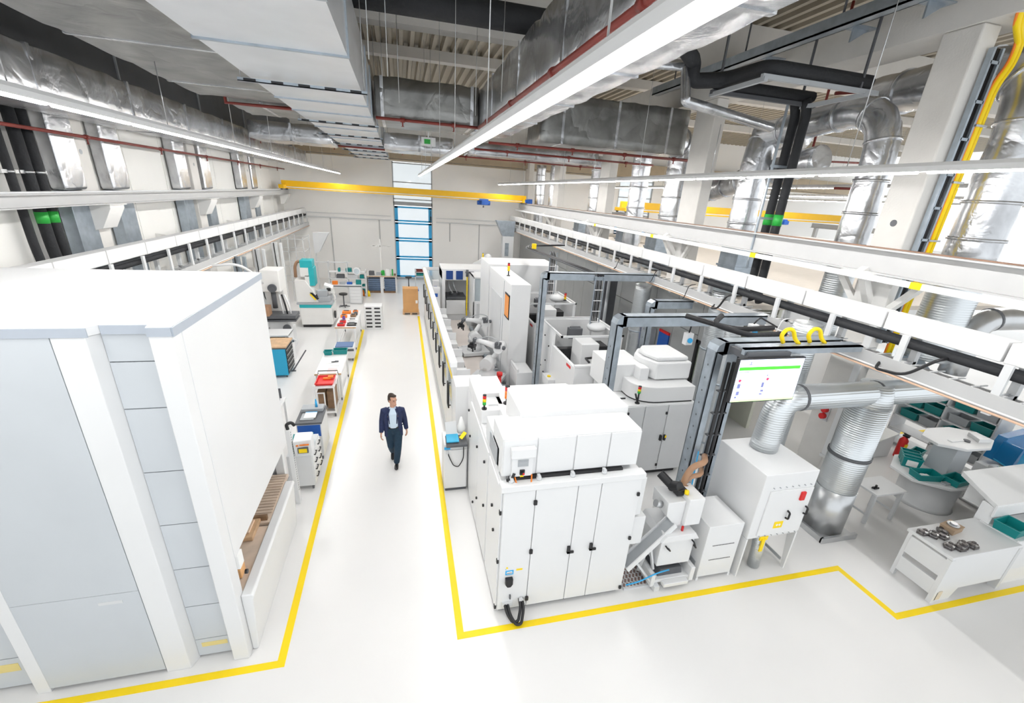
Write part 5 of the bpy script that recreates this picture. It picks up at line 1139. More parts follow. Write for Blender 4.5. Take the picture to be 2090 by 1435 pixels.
cp = part(t, 'control_panel', B().hexa([(1.0, .5, 1.45), (1.35, .4, 1.35), (1.35, .7, 1.35), (1.0, .8, 1.45), (.95, .5, 1.75), (1.3, .4, 1.62), (1.3, .7, 1.7), (.95, .8, 1.8)]), WHITE2, .015)
mesh('panel_screen', B().box(1.06, .41, 1.5, 1.22, .46, 1.62), BLACK, parent=cp)
part(t, 'panel_arm', B().tube([(1.25, .6, 1.0), (1.35, .6, 1.2), (1.2, .6, 1.4)], .05, 8, .1), WHITE2)
part(t, 'side_wheel', B().cyl((1.3, .3, .5), (1.36, .3, .5), .16, n=18), BLACK)
# milling machine at left behind enclosure
t = thing('milling_machine', 'light grey milling machine with motor and dark table at the far left behind the enclosure', 'machine', (-4.9, 16.4, 0))
part(t, 'pedestal', B().box(.1, .2, 0, .9, 1.3, .8), LGREY, .02); part(t, 'column', B().box(.15, .8, .8, .75, 1.4, 2.9), WHITE2, .03)
part(t, 'head', B().box(.2, .3, 2.2, .8, .9, 2.95), WHITE2, .04); part(t, 'motor_disc', B().cyl((.55, .28, 2.35), (.55, .2, 2.35), .14, n=18).cyl((.55, .28, 2.35), (.55, .16, 2.35), .05, n=12), DGREY)
part(t, 'quill', B().cyl((.5, .5, 1.6), (.5, .5, 2.2), .08), DGREY); part(t, 'work_table', B().box(.0, .1, 1.3, 1.2, .8, 1.42).box(.0, .1, 1.2, 1.2, .8, 1.26), DGREY, .01)
part(t, 'brown_bin', B().box(.0, .0, 1.42, .4, .4, 1.75), HOSE, .01); part(t, 'knee', B().box(.3, .2, .8, .9, .9, 1.2), LGREY, .02)
part(t, 'handwheel', B().cyl((.9, .05, 1.0), (.9, -.02, 1.0), .13, n=16), DGREY)
for i in range(3): part(t, 'strip_guard', B().tube([(.7 + i * .08, .4, 2.1), (.75 + i * .12, .3, 1.8), (.8 + i * .12, .25, 1.45)], .03, 6, .1), (LGREY, BLACK, WHITE)[i])
t = thing('hydraulic_table', 'white low frame with brown board in front of the milling machine', 'table', (-4.75, 15.4, 0))
part(t, 'frame_side', B().box(0, 0, 0, .1, .7, 1.05).box(.9, 0, 0, 1.0, .7, 1.05), WHITE, .01); part(t, 'brown_board', B().box(.1, .1, .55, .9, .6, .95), DWOOD, .01); part(t, 'edge', B().box(0, -.02, 1.0, 1.0, .72, 1.06), WHITE, .01)
part(t, 'pivot_plate', B().prism([(.9, .7), (1.25, .85), (.9, 1.05)], 'y', .0, .04), WHITE)
for i in range(3): part(t, 'round_boss', B().cyl((.95 + i * .09, 0, .85 + .04 * (i % 2)), (.95 + i * .09, -.03, .85 + .04 * (i % 2)), .03, n=10), DGREY)
solo('pedal_lever', 'black diagonal lever standing on the floor in front of the low frame', 'lever', B().beam((0, 0, .02), (.35, .5, .55), .03, .03).box(-.12, -.03, 0, .08, .03, .03), DGREY, (-3.6, 14.8, 0))
# blue workshop cabinet
t = thing('workshop_cabinet', 'bright blue drawer cabinet with black drawer fronts and wooden top', 'cabinet', (-4.2, 14.25, 0))
part(t, 'cabinet_body', B().box(0, 0, .08, .58, .9, .95), CYAN, .008); part(t, 'wooden_top', B().box(-.02, -.02, 1.0, .62, .92, 1.04), WOOD); part(t, 'rim', B().box(0, 0, .95, .6, .9, 1.0), DGREY)
castors(t, .06, .06, .52, .84)
for j in range(5): 
    d = part(t, 'drawer', B().box(.58, .03, .12 + j * .165, .6, .87, .27 + j * .165), BLACK, .004); mesh('drawer_grip', B().box(.6, .05, .22 + j * .165, .615, .85, .24 + j * .165), STEEL, parent=d)
# rear left: benches, shelves, cages
t = table('rear_bench', 'grey drawer workbench with dark top edge in the rear left', -3.7, 24.2, -2.1, 24.95, .95, LGREY, DGREY, LGREY, True, False, 'workbench')
for i in range(5): part(t, 'drawer', B().box(1.0, -.01, .08 + i * .165, 1.55, .0, .23 + i * .165), WHITE, .003)
part(t, 'drawer_cabinet', B().box(.98, 0, .02, 1.57, .7, .9), LGREY)
for x, y, h, m, lab in ((-3.55, 24.5, .16, ORANGE, 'orange box on the rear left bench'), (-3.2, 24.55, .12, MGREY, 'grey box on the rear left bench'), (-2.85, 24.6, .1, BLUE, 'blue box on the rear left bench'), (-2.4, 24.6, .22, TEAL, 'teal box on the rear left bench')):
    solo('bench_box', lab, 'box', B().box(0, 0, 0, .26, .2, h).box(.02, .02, h, .24, .18, h + .01), m, (x, y, .95), bevel=.01)
t = thing('swivel_stool', 'black swivel stool in front of the rear left bench', 'stool', (-2.95, 23.6, 0))
part(t, 'seat', B().cyl((0, 0, .62), (0, 0, .69), .2, n=18), BLACK); part(t, 'column', B().cyl((0, 0, .08), (0, 0, .62), .03), DGREY)
for k_ in range(5): part(t, 'foot', B().beam((0, 0, .06), (.28 * math.cos(k_ * 1.257), .28 * math.sin(k_ * 1.257), .03), .04, .03), DGREY)
dup(t, (.35, 28.6, 0), .4, 'dark blue swivel stool in front of the tall window')
t = thing('shelf_rack', 'white open shelf rack with teal bins on top at the rear left', 'shelf', (-3.9, 25.8, 0))
for x in (0, .95, 1.9): part(t, 'upright', B().box(x, 0, 0, x + .05, .4, 1.9 if x < 1.5 else 1.5), WHITE)
for z in (.5, 1.0, 1.35): part(t, 'shelf_board', B().box(0, 0, z, 1.95, .4, z + .03), WHITE)
part(t, 'top_beam', B().box(.0, 0, 1.86, 1.2, .04, 1.92).box(-1.3, 0, 1.86, 0, .04, 1.9), LGREY)
for x, z, m, w, lab in ((.9, 1.38, TEAL, .3, 'teal bin on the top board of the rear shelf rack'), (.5, 1.38, TEAL, .12, 'narrow teal box on the top board of the rear shelf rack'), (1.35, 1.38, MGREY, .3, 'grey parts on the top board of the rear shelf rack'), (1.6, 1.03, TEAL, .22, 'teal jug on the middle board of the rear shelf rack'), (.4, 1.03, DGREY, .4, 'dark box on the middle board of the rear shelf rack'), (1.0, 1.03, LGREY, .5, 'grey crate on the middle board of the rear shelf rack')):
    solo('shelf_bin', lab, 'bin', B().box(0, 0, 0, w, .3, .18).box(.02, .02, .18, w - .02, .28, .2), m, (-3.9 + x, 25.85, z), bevel=.01)
t = table('window_bench', 'brown-topped bench against the back wall left of the window', -2.1, 27.0, -.35, 27.8, .98, WHITE2, WOOD, WHITE2, False, False, 'workbench')
part(t, 'side_panel', B().box(0, 0, 0, .04, .75, .94).box(1.71, 0, 0, 1.75, .75, .94).box(.82, -.02, .0, .98, .1, .94), WHITE)
part(t, 'panel_arm', B().box(.86, .3, .98, .94, .4, 3.0).box(.5, .3, 2.6, 1.4, .36, 2.66).box(.35, .3, 2.62, .6, .4, 2.68).box(1.3, .3, 2.62, 1.5, .4, 2.68), WHITE2)
part(t, 'pallet_rail', B().box(.1, .0, 0, 1.65, .1, .1).box(.1, .6, 0, 1.65, .7, .1), DWOOD)
for i, x in enumerate((-1.95, -1.05)):
    for k_ in range(6):
        solo('blue_tray', ('grey-blue tray in the left stack under the window bench, level %s', 'grey-blue tray in the right stack under the window bench, level %s')[i] % ('one at the bottom', 'two', 'three', 'four', 'five', 'six at the top')[k_], 'tray',
             B().hexa([(0, 0, 0), (.66, 0, 0), (.66, .55, 0), (0, .55, 0), (-.02, -.02, .1), (.68, -.02, .1), (.68, .57, .1), (-.02, .57, .1)]), mat('grey_blue_tray', (.15, .22, .34), .6, var=.1), (x, 27.12, .1 + k_ * .12), group='stacked trays under the window bench')
bin_('teal crate standing beside the left tray stack', (-2.3, 26.9, 0), .35, .4, .5)
for x, y, m, h, lab in ((-2.2, 26.2, ORANGE, .3, 'orange canister on the floor before the window bench'), (-1.9, 26.1, YELLOW, .28, 'yellow canister on the floor before the window bench')):
    solo('canister', lab, 'canister', B().cyl((0, 0, 0), (0, 0, h), .09, .07, 12).cyl((0, 0, h), (0, 0, h + .05), .03, n=8), m, (x, y, 0))
for x, w, m, h, lab in ((-1.9, .3, DGREY, .22, 'dark machine part on the window bench'), (-1.5, .35, MGREY, .14, 'grey box on the window bench'), (-1.22, .2, GREEN, .26, 'green box on the window bench in the middle'), (-.95, .24, PAPER, .34, 'white device on the window bench'), (-.62, .08, GREEN, .34, 'slim green bottle on the window bench'), (-.5, .12, DWOOD, .08, 'small brown box at the right end of the window bench')):
    solo('bench_item', lab, 'box', B().box(0, 0, 0, w, .26, h).box(.02, .03, h, w - .02, .22, h + .02), m, (x, 27.2, .98), bevel=.012)
t = thing('desk_magnifier', 'round white magnifier lamp on the corner of the rear bench', 'lamp', (-2.35, 25.0, .95))
part(t, 'ring', B().loft([(0, -.03, .62), (0, .03, .62)], .2, 20), WHITE); part(t, 'arm', B().beam((0, 0, 0), (0, 0, .45), .03, .03), LGREY); part(t, 'lens', B().loft([(0, -.04, .62), (0, -.031, .62)], .14, 18), GLASS)
# wire cage frames rear left
t = thing('wire_cage', 'light metal wire cage frame against the left rear wall', 'cage', (-6.2, 24.8, 0))
for x in (0, .7, 1.4):
    for y in (0, 1.6): part(t, 'upright', B().box(x, y, 0, x + .04, y + .04, 3.2), LGREY)
wc = B()
for z in (1.0, 1.8, 2.5, 3.1): wc.box(0, 0, z, 1.44, .02, z + .02).box(0, 1.62, z, 1.44, 1.64, z + .02).box(1.42, 0, z, 1.44, 1.64, z + .02)
part(t, 'cage_bars', wc, LGREY)
t = thing('grey_hopper', 'grey hanging funnel sheet near the left rear wall', 'hopper', (-4.6, 26.6, 2.2)); part(t, 'sheet', B().prism([(0, 1.1), (.8, 1.1), (.25, .1), (.0, .0)], 'y', 0, .5), LGREY); part(t, 'support', B().box(0, .2, -2.2, .06, .3, .2), LGREY)
for y, lab, m, x in ((17.2, 'slim vertical grey duct pair dropping behind the milling machine', GALV, -5.6), (19.2, 'vertical grey duct near the left wall behind the milling machine', LGREY, -5.5), (21.5, 'vertical white service column near the left wall', WHITE, -5.4)):
    t = thing('service_column', lab, 'service column', (x, y, 0))
    part(t, 'channel', B().box(0, 0, 0, .22, .12, 3.3).box(.3, 0, 0, .4, .12, 3.3), m, .01); part(t, 'cable', B().tube([(.1, -.05, 3.3), (.12, -.05, 2.4), (.2, -.06, 1.4), (.4, -.08, 1.2)], .02, 6, .1), BLACK)
# spiral / foil hoses to the milling machine
pipe('white hose arc from the left tray to the milling machine', [(-5.57, 15.2, 3.3), (-4.9, 15.4, 3.35), (-4.6, 15.8, 3.0), (-4.5, 16.2, 2.6)], .04, WHITE, nm='air_hose', cat='hose', bend=.3)
# dark upright under the left tray
t = thing('wall_cabinets', 'row of pale grey switch cabinets along the left wall', 'cabinet', (-6.85, 18.6, 0))
for i in range(4): 
    c_ = part(t, 'cabinet_body', B().box(0, i * 1.1, 0, .5, i * 1.1 + 1.05, 2.0), WHITE2, .01)
    mesh('door_handle', B().box(.5, i * 1.1 + .1, 1.0, .53, i * 1.1 + .14, 1.2), BLACK, parent=c_)

# ================================================================ RIGHT FRONT: work stations
t = thing('packing_table', 'white low packing table with angled side panels at the right, just inside the yellow line', 'table', (8.28, 3.47, 0))
part(t, 'table_top', B().box(-.08, -.02, .90, 1.5, .68, .96), WHITE, .012)
part(t, 'front_panel', B().prism([(.0, .22), (1.55, .22), (1.5, .90), (-.06, .90)], 'y', -.01, .02), WHITE, .006)
part(t, 'leg', B().prism([(-.06, 0), (.02, 0), (.0, .9), (-.08, .9)], 'y', -.02, .05), WHITE)
part(t, 'leg', B().box(-.04, .6, 0, .03, .66, .9), WHITE); part(t, 'leg', B().box(1.46, -.02, 0, 1.53, .1, .9), LGREY); part(t, 'leg', B().box(1.46, .6, 0, 1.53, .66, .9), LGREY)
part(t, 'kick_panel', B().prism([(.0, 0), (.38, 0), (.5, .26), (.0, .26)], 'y', -.005, .015), WHITE)
part(t, 'side_panel', B().box(-.06, .05, .52, -.03, .6, .86), WHITE, .006); part(t, 'side_panel', B().box(-.06, .05, .14, -.02, .6, .42), WHITE, .006)
part(t, 'floor_strip', B().box(.0, -.02, .05, .12, -.005, .22), mat('pale_tan_strip', (.72, .62, .48), .6))
t = thing('slanted_station', 'white work station with slanted white lid and open desk at the right edge', 'work station', (9.78, 3.95, 0))
part(t, 'lid', B().hexa([(0, .0, 1.28), (3.2, 0, 1.28), (3.3, .8, 1.40), (.34, .8, 1.40), (0, .0, 1.36), (3.2, 0, 1.36), (3.3, .8, 1.5), (.34, .8, 1.5)]), WHITE, .012)
part(t, 'front_fascia', B().box(.0, -.01, 1.12, 3.2, .03, 1.34), WHITE, .008)
part(t, 'desk_top', B().box(-.02, -.42, .93, 3.2, .12, .97).box(.5, .1, .93, 3.2, .7, .97).box(.5, .1, .97, .54, .7, 1.33), WHITE, .006)
part(t, 'front_panel', B().box(-.02, -.45, .35, 3.2, -.42, .99), WHITE, .006)
part(t, 'base_panel', B().box(.1, -.43, 0, 3.2, -.40, .4), WHITE2)
part(t, 'left_side', B().prism([(0, 0), (.22, 0), (.22, 1.31), (0, 1.28)], 'x', .02, .06), WHITE, .006)
part(t, 'black_knob', B().cyl((.02, -.46, .62), (.02, -.49, .62), .018, n=8), BLACK); part(t, 'black_clip', B().box(.0, -.49, .74, .05, -.45, .78), BLACK)
bin_('teal bin standing on the open desk of the slanted station', (9.98, 3.75, .97), .42, .34, .16, .1)
solo('white_card', 'white card on the desk beside the teal bin', 'card', B().box(0, 0, 0, .26, .16, .012), PAPER, (10.38, 3.68, .971))
for x, lab in ((10.72, 'black oval part on the desk right of the white card'), (10.95, 'second black oval part at the photo edge on the desk')): solo('oval_part', lab, 'part', B().ell((0, 0, .03), (.09, .05, .03)), BLACK, (x, 3.78, .97))
# machined castings on the packing table
rnd = random.Random(11)
cast_spots = [(8.33, 4.0, .1), (8.45, 3.92, .5), (8.58, 3.86, .2), (8.7, 3.95, .6), (8.42, 3.66, .3), (8.56, 3.6, .1), (8.7, 3.64, .5), (8.84, 3.6, .4)]
c0 = thing('metal_casting', 'shiny dark metal casting at the far left corner of the packing table', 'casting', (8.33, 4.0, .96), .1, 'metal castings on the packing table')
part(c0, 'casting_body', B().prism([(-.1, -.06), (.02, -.08), (.11, -.03), (.09, .06), (-.02, .08), (-.11, .04)], 'z', 0, .035).cyl((-.06, 0, .03), (-.06, 0, .075), .04, n=10).cyl((.06, .01, .03), (.06, .01, .06), .03, n=10), mat('dark_steel', (.13, .12, .12), .3, .7, var=.3, scale=30), .006)
part(c0, 'bright_face', B().box(-.03, -.06, .03, .03, .05, .046).box(-.1, -.04, .01, -.08, .04, .04), STEEL)
for k_, (x, y, r) in enumerate(cast_spots[1:]):
    dup(c0, (x, y, .96), r + rnd.uniform(-.3, .3), ['dark metal casting, second along the rear row on the packing table', 'dark metal casting, third along the rear row', 'dark metal casting at the right end of the rear row', 'dark metal casting, first of the front row on the packing table', 'dark metal casting, second of the front row', 'dark metal casting, third of the front row', 'dark metal casting at the right end of the front row'][k_])
t = thing('cardboard_box', 'flat brown cardboard box with a metal part on top on the packing table', 'box', (8.78, 3.85, .96), .15)
part(t, 'carton', B().box(0, 0, 0, .3, .2, .1), mat('kraft_cardboard', (.42, .30, .20), .8), .006); part(t, 'lid', B().box(-.005, -.005, .085, .305, .205, .103), mat('kraft_cardboard', (.42, .30, .20), .8))
solo('metal_ring_part', 'round machined metal part lying on the brown cardboard box', 'metal part', B().cyl((0, 0, 0), (0, 0, .025), .085, n=20).cyl((0, 0, .025), (0, 0, .05), .05, n=16), STEEL, (8.92, 3.97, 1.064))
# octagonal two-level table
t = thing('octagonal_table', 'white eight-sided two-level table on a round grey base at the right', 'table', (11.15, 5.66, 0))
def octo(r, sx=1.0, sy=1.0, ph=.3): return [(r * sx * math.cos(ph + k * math.pi / 4), r * sy * math.sin(ph + k * math.pi / 4)) for k in range(8)]
part(t, 'base_drum', B().loft([(0, 0, 0), (0, 0, .06), (0, 0, .74)], [.54, .5, .52], 28), LGREY)
part(t, 'lower_top', B().prism(octo(.98, 1.0, .72), 'z', .74, .80), WHITE, .01)
part(t, 'column', B().prism([(-.05, -.22), (.42, -.22), (.42, .22), (-.05, .22)], 'z', .80, 1.50), PALE, .01)
part(t, 'upper_tray', B().prism([(x + .3, y + .05) for x, y in octo(.78, 1.05, .62)], 'z', 1.50, 1.56), WHITE, .01)
part(t, 'tray_fixture', B().prism([(.5, -.2), (.8, -.25), (.65, .1)], 'z', 1.56, 1.64).box(-.1, -.1, 1.56, .3, .0, 1.58), WHITE, .006)
solo('round_meter', 'small black round meter on the upper tray of the eight-sided table', 'meter', B().cyl((0, 0, 0), (0, 0, .03), .06, n=14), DGREY, (11.45, 5.55, 1.56))
bin_('long teal bin at the front left of the eight-sided table', (10.54, 5.46, .80), .5, .3, .14, -.25)
bin_('shorter teal bin at the front right of the eight-sided table', (11.02, 5.20, .80), .44, .3, .14, .1)
for k_ in range(3): bin_(('nearest of three white-labelled teal bins standing in a row on the eight-sided table', 'middle one of three white-labelled teal bins in a row', 'rearmost of three white-labelled teal bins in a row')[k_], (10.66 + k_ * .13, 5.86 + k_ * .12, .80), .34, .14, .24, -.75, TEAL, None, PAPER)
bin_('teal bin behind the white-labelled ones beside the table column', (11.25, 6.15, .80), .3, .2, .2, .3)
solo('white_round_plate', 'white plate with black part in the long teal bin', 'part', B().cyl((0, 0, 0), (0, 0, .02), .1, n=16).box(-.05, -.03, .02, .05, .03, .05), PAPER, (10.54, 5.46, .83))
solo('grey_notebook', 'small dark grey box between the two teal bins', 'box', B().box(-.08, -.05, 0, .08, .05, .04), MGREY, (10.75, 5.2, .80), bevel=.006)
# curved white counter behind
t = thing('curved_counter', 'curved pale grey counter between the eight-sided table and the slanted station', 'counter', (12.3, 4.72, 0))
part(t, 'counter_front', B().loft([(0, 0, 0), (0, 0, .62)], [(.6, .42), (.62, .44)], 28, side=(1, 0, 0)), WHITE2)
part(t, 'dark_edge', B().loft([(0, 0, .62), (0, 0, .65)], [(.64, .46), (.64, .46)], 28, side=(1, 0, 0)), DGREY); part(t, 'counter_top', B().loft([(0, 0, .65), (0, 0, .68)], [(.63, .45), (.63, .45)], 28, side=(1, 0, 0)), WHITE)
# shelf with bins
t = thing('bin_shelf', 'grey-white shelving unit full of teal and grey bins behind the eight-sided table', 'shelf', (13.1, 5.95, 0))
part(t, 'side_panel', B().box(0, 0, 0, .55, .04, 1.85), LGREY); part(t, 'side_panel', B().box(0, 1.05, 0, .55, 1.09, 1.85), LGREY); part(t, 'side_panel', B().box(0, 2.1, 0, .55, 2.14, 1.85), LGREY)
for z in (.08, .45, .82, 1.19, 1.56, 1.83): part(t, 'shelf_board', B().box(0, .02, z, .55, 2.12, z + .025), WHITE)
n = 0
for j, z in enumerate((.48, .85, 1.22, 1.59)):
    for i, y in enumerate((6.25, 6.72, 7.3, 7.77)):
        m = MGREY if (i + j) % 3 == 0 else TEAL
        if j == 0 and i > 1: continue
        col_ = 'grey' if m is MGREY else 'teal'
        b = bin_('%s bin on the %s board of the shelving unit, %s' % (col_, ('second', 'third', 'fourth', 'top')[j], ('nearest', 'second from the near end', 'third from the near end', 'farthest')[i]), (13.36, y, z), .4, .42, .2, math.pi / 2 * 0, m, 'bins in the shelving unit')
# blue hooded machine
t = thing('blue_hood_machine', 'white machine with translucent blue hood and coloured buttons behind the slanted station', 'machine', (12.15, 5.0, 0))
part(t, 'cabinet', B().box(0, 0, 0, 1.5, .6, .98), WHITE, .02)
part(t, 'control_nose', B().prism([(-.12, .1), (.35, -.02), (.42, .3), (-.05, .35)], 'z', .95, 1.06), WHITE, .015)
hd = mat('blue_hood_plastic', (.0, .16, .40), .25, var=.05)
part(t, 'hood', B().prism([(.15, 1.1), (.30, 1.62), (1.0, 1.72), (1.5, 1.6), (1.5, 1.1)], 'y', .42, .6).prism([(.15, 1.1), (.24, 1.55), (.3, 1.55), (.3, 1.1)], 'y', .1, .45), hd, .01)
part(t, 'hood_front', B().hexa([(.15, -.02, 1.04), (1.5, -.02, 1.04), (1.5, .42, 1.12), (.15, .42, 1.12), (.15, -.02, 1.08), (1.5, -.02, 1.08), (1.5, .42, 1.15), (.15, .42, 1.15)]), CYAN, .01)
part(t, 'dark_slot', B().box(.35, .05, 1.105, .8, .15, 1.112), NAVY)
for (x, y), m in (((.0, .14), YELLOW), ((.05, .08), ORANGE), ((.04, .2), GREEN), ((.1, .14), RED), ((-.02, .2), BLUE)): part(t, 'button', B().cyl((x, y, 1.06), (x, y, 1.08), .022, n=10), m)
part(t, 'key_pad', B().box(.14, .06, 1.06, .26, .18, 1.07), DGREY)
# small table, extinguisher, far box
t = table('side_table', 'small white side table beside the fat standing duct', 8.95, 5.2, 9.75, 5.75, .74, WHITE, None, LGREY, True, False)
solo('black_clamp_part', 'small black clamp lying on the side table', 'part', B().box(-.06, -.03, 0, .06, .03, .03).cyl((0, 0, .03), (.0, .0, .08), .02, n=8).box(-.1, -.01, .01, -.05, .01, .05), BLACK, (9.15, 5.4, .74))
t = thing('fire_extinguisher', 'red fire extinguisher standing on the floor near the shelving unit', 'fire extinguisher', (13.0, 7.5 - .9, 0) if False else (12.55, 7.25, 0))
part(t, 'cylinder', B().loft([(0, 0, 0), (0, 0, .02), (0, 0, .5), (0, 0, .57), (0, 0, .6)], [.09, .1, .1, .06, .03], 18), RED); part(t, 'valve', B().box(-.03, -.08, .6, .03, .06, .64).box(-.02, -.1, .66, .02, .06, .68), BLACK); part(t, 'hose', B().tube([(0, .05, .6), (.12, .05, .55), (.12, .02, .2)], .015, 6, .06), BLACK); part(t, 'label_plate', B().box(-.05, -.103, .25, .05, -.09, .42), YELLOW)
t = thing('white_sack_box', 'low white covered crate left of the fire extinguisher', 'crate', (11.3, 7.3, 0)); part(t, 'crate', B().prism([(0, 0), (1.0, 0), (1.0, .62), (.15, .42), (0, .3)], 'y', 0, .8), WHITE, .02); part(t, 'cover_sheet', B().prism([(.05, .36), (1.02, .66), (1.02, .7), (.05, .4)], 'y', -.03, .83), PAPER, .01)
solo('yellow_cap_post', 'white floor post with yellow top left of the crate', 'post', B().box(0, 0, 0, .05, .05, .3), YELLOW, (10.9, 7.0, 0))
t = thing('machine_tray', 'galvanised inclined hood above the fat duct at the right', 'hood', (8.9, 5.9, 3.2)); part(t, 'hood_sheet', B().hexa([(-.5, -.4, 0), (.6, -.4, 0), (.6, .4, 0), (-.5, .4, 0), (-.3, -.2, .3), (.4, -.2, .3), (.4, .2, .3), (-.3, .2, .3)]), GALV)
# far part of the neighbouring bay: simple white machines and shelf rows seen through gaps
for i, (x, y, w, h, lab) in enumerate(((20, 20, 3, 4.6, 'white machine block far in the neighbouring bay, left one'), (25, 18, 3, 4.4, 'white machine block far in the neighbouring bay, right one'))):
    t = thing('machine_block', lab, 'machine', (x, y, 0)); part(t, 'body', B().box(0, 0, 0, w, 2, h), WHITE2, .03); part(t, 'door', B().box(.3, -.03, .2, w - .3, 0, h - .8), LGREY, .01)

# rear right service duct, wall conduits and small things near the back wall
t = thing('service_duct', 'pale grey tapered duct standing in the rear right corner below the trunking', 'air duct', (6.38, 28.2, 0))
part(t, 'shaft', B().box(-.25, -.2, 0, .45, .3, 3.4), LGREY, .01)
part(t, 'taper', B().hexa([(-.25, -.2, 3.4), (.45, -.2, 3.4), (.45, .3, 3.4), (-.25, .3, 3.4), (-.7, -.2, 4.3), (.5, -.2, 4.3), (.5, .3, 4.3), (-.7, .3, 4.3)]), GALV)
part(t, 'inspection_door', B().box(-.1, -.22, 2.2, .15, -.2, 3.0), GALV, .005)
for i, (x, z0, z1) in enumerate(((-4.3, 0, 3.8), (-1.35, 2.4, 3.8), (5.2, 0, 3.8), (3.2, 2.6, 3.8))):
    solo('wall_conduit', ('white conduit on the back wall above the rear shelf rack', 'white conduit on the back wall above the window bench', 'white conduit on the back wall at the far right', 'white conduit on the back wall right of the window')[i], 'conduit', B().box(-.03, -.05, z0, .03, 0, z1).box(-.05, -.06, z1 - .06, .05, 0, z1), RAILW, (x, 31.5, 0))
t = thing('white_machine_head', 'small white robot-like machine head behind the far guard fence', 'machine', (3.6, 23.2, 0))
part(t, 'column', B().box(-.15, -.15, 0, .15, .15, 2.3), WHITE, .02); part(t, 'arm', B().beam((0, 0, 2.3), (.7, -.2, 2.75), .22, .22), WHITE, .02); part(t, 'joint', B().ell((.7, -.2, 2.75), .18), WHITE); part(t, 'black_tool', B().cyl((.8, -.25, 2.7), (.95, -.3, 2.5), .06), BLACK)
t = thing('floor_scanner', 'dark blue and white service trolley just beyond the cardboard box near the fence', 'trolley', (.35, 24.3, 0))
castors(t, .05, .05, .4, .4); part(t, 'body', B().box(0, 0, .1, .45, .45, .7), LGREY, .01); part(t, 'top', B().box(-.02, -.02, .7, .47, .47, .74), BLUE, .005)
for i, (x, m, lab) in enumerate(((.45, RED, 'dark red box on the small stand beside the window'), (.45, TEAL, 'teal box under the dark red one beside the window'))):
    pass
t = thing('side_stand', 'narrow stand with dark red and teal trays to the right of the tall window bench', 'stand', (.75, 28.3, 0))
part(t, 'frame', B().box(0, 0, 0, .05, .4, 1.2).box(.6, 0, 0, .65, .4, 1.2).box(0, 0, .75, .65, .4, .8).box(0, 0, 1.0, .65, .4, 1.04), LGREY)
bin_('dark red tray on the upper board of the narrow stand', (1.07, 28.5, 1.04), .5, .3, .14, 0, DRED)
bin_('teal tray on the lower board of the narrow stand', (1.07, 28.5, .80), .5, .3, .14, 0, TEAL)

# ================================================================ PERSON
def soft(par, name, b, m, vox=.012, sm=3, dec=None):
    o = part(par, name, b, m)
    r = o.modifiers.new('remesh', 'REMESH'); r.mode = 'VOXEL'; r.voxel_size = vox; r.use_smooth_shade = True
    s = o.modifiers.new('smooth', 'SMOOTH'); s.factor = .5; s.iterations = sm
    return o
t = thing('person', 'man in navy suit jacket and pale blue shirt walking down the aisle, head turned aside', 'person', (-.31, 8.80, 0))
bd = B()
# head: turned towards his left
ya = .62
def hr(x, y, z):  # head local to thing, rotated about the vertical; y toward the face (negative is front)
    c, s = math.cos(ya), math.sin(ya); return (.01 + x * c - y * s, -.07 + x * s + y * c, z)
bd.loft([hr(0, .005, 1.535), hr(0, 0, 1.57), hr(0, 0, 1.62), hr(0, .005, 1.68), hr(0, .01, 1.73), hr(0, .012, 1.765), hr(0, .012, 1.785)], [(.035, .045), (.055, .075), (.066, .088), (.073, .096), (.070, .092), (.05, .066), (.018, .024)], 18, side=hr(1, 0, 0)[0:1] + (math.sin(ya), 0) if False else (math.cos(ya), math.sin(ya), 0))
bd.ell(hr(0, -.085, 1.585), (.03, .028, .024)); bd.ell(hr(0, -.078, 1.56), (.03, .03, .02))
bd.loft([hr(0, -.09, 1.675), hr(0, -.108, 1.64), hr(0, -.09, 1.625)], [.009, .016, .012], 8)
bd.ell(hr(.0, -.088, 1.602), (.024, .018, .010))
bd.ell(hr(.03, -.075, 1.69), (.026, .022, .010)); bd.ell(hr(-.03, -.075, 1.69), (.026, .022, .010))
for s in (-1, 1): bd.ell(hr(.076 * s, .01, 1.65), (.014, .022, .034))
bd.loft([(0, -.03, 1.40), (0, -.045, 1.48), (.004, -.06, 1.56)], [(.075, .07), (.056, .056), (.055, .058)], 14)
# torso and legs under the clothes
bd.loft([(0, .0, .9), (0, -.01, 1.1), (0, -.03, 1.3), (0, -.03, 1.42)], [(.15, .10), (.14, .095), (.17, .11), (.10, .07)], 16)
hand_data = []
def arm(side, sh, el, wr, fwd):
    bd.loft([sh, V(sh).lerp(V(el), .5), el, V(el).lerp(V(wr), .5), wr], [.052, .047, .04, .036, .027], 12)
    d = (V(wr) - V(el)).normalized(); w = V(wr)
    palm = w + d * .055; sd = V((0, 1, 0)) if abs(d.y) < .6 else V((0, 0, 1))
    sd = (sd - d * sd.dot(d)).normalized(); inn = V((-side, 0, 0)); inn = (inn - d * inn.dot(d)).normalized()
    bd.loft([w - d * .01, w + d * .03, w + d * .075, w + d * .095], [(.026, .020), (.038, .018), (.042, .017), (.038, .014)], 12, side=sd)
    for k, (off, L) in enumerate(((-.031, .068), (-.010, .078), (.011, .073), (.031, .058))):
        a = w + d * .088 + sd * off; c1 = a + d * (L * .45) + inn * .010; c2 = c1 + d * (L * .3) + inn * .024; c3 = c2 + d * (L * .12) + inn * .022
        bd.loft([a, c1, c2, c3], [.0098, .0092, .0085, .0065], 8)
    a = w + d * .03 - sd * .034; c1 = a + d * .03 - sd * .022 + inn * .012; c2 = c1 + d * .028 - sd * .004 + inn * .012
    bd.loft([a, c1, c2], [.013, .011, .008], 8)
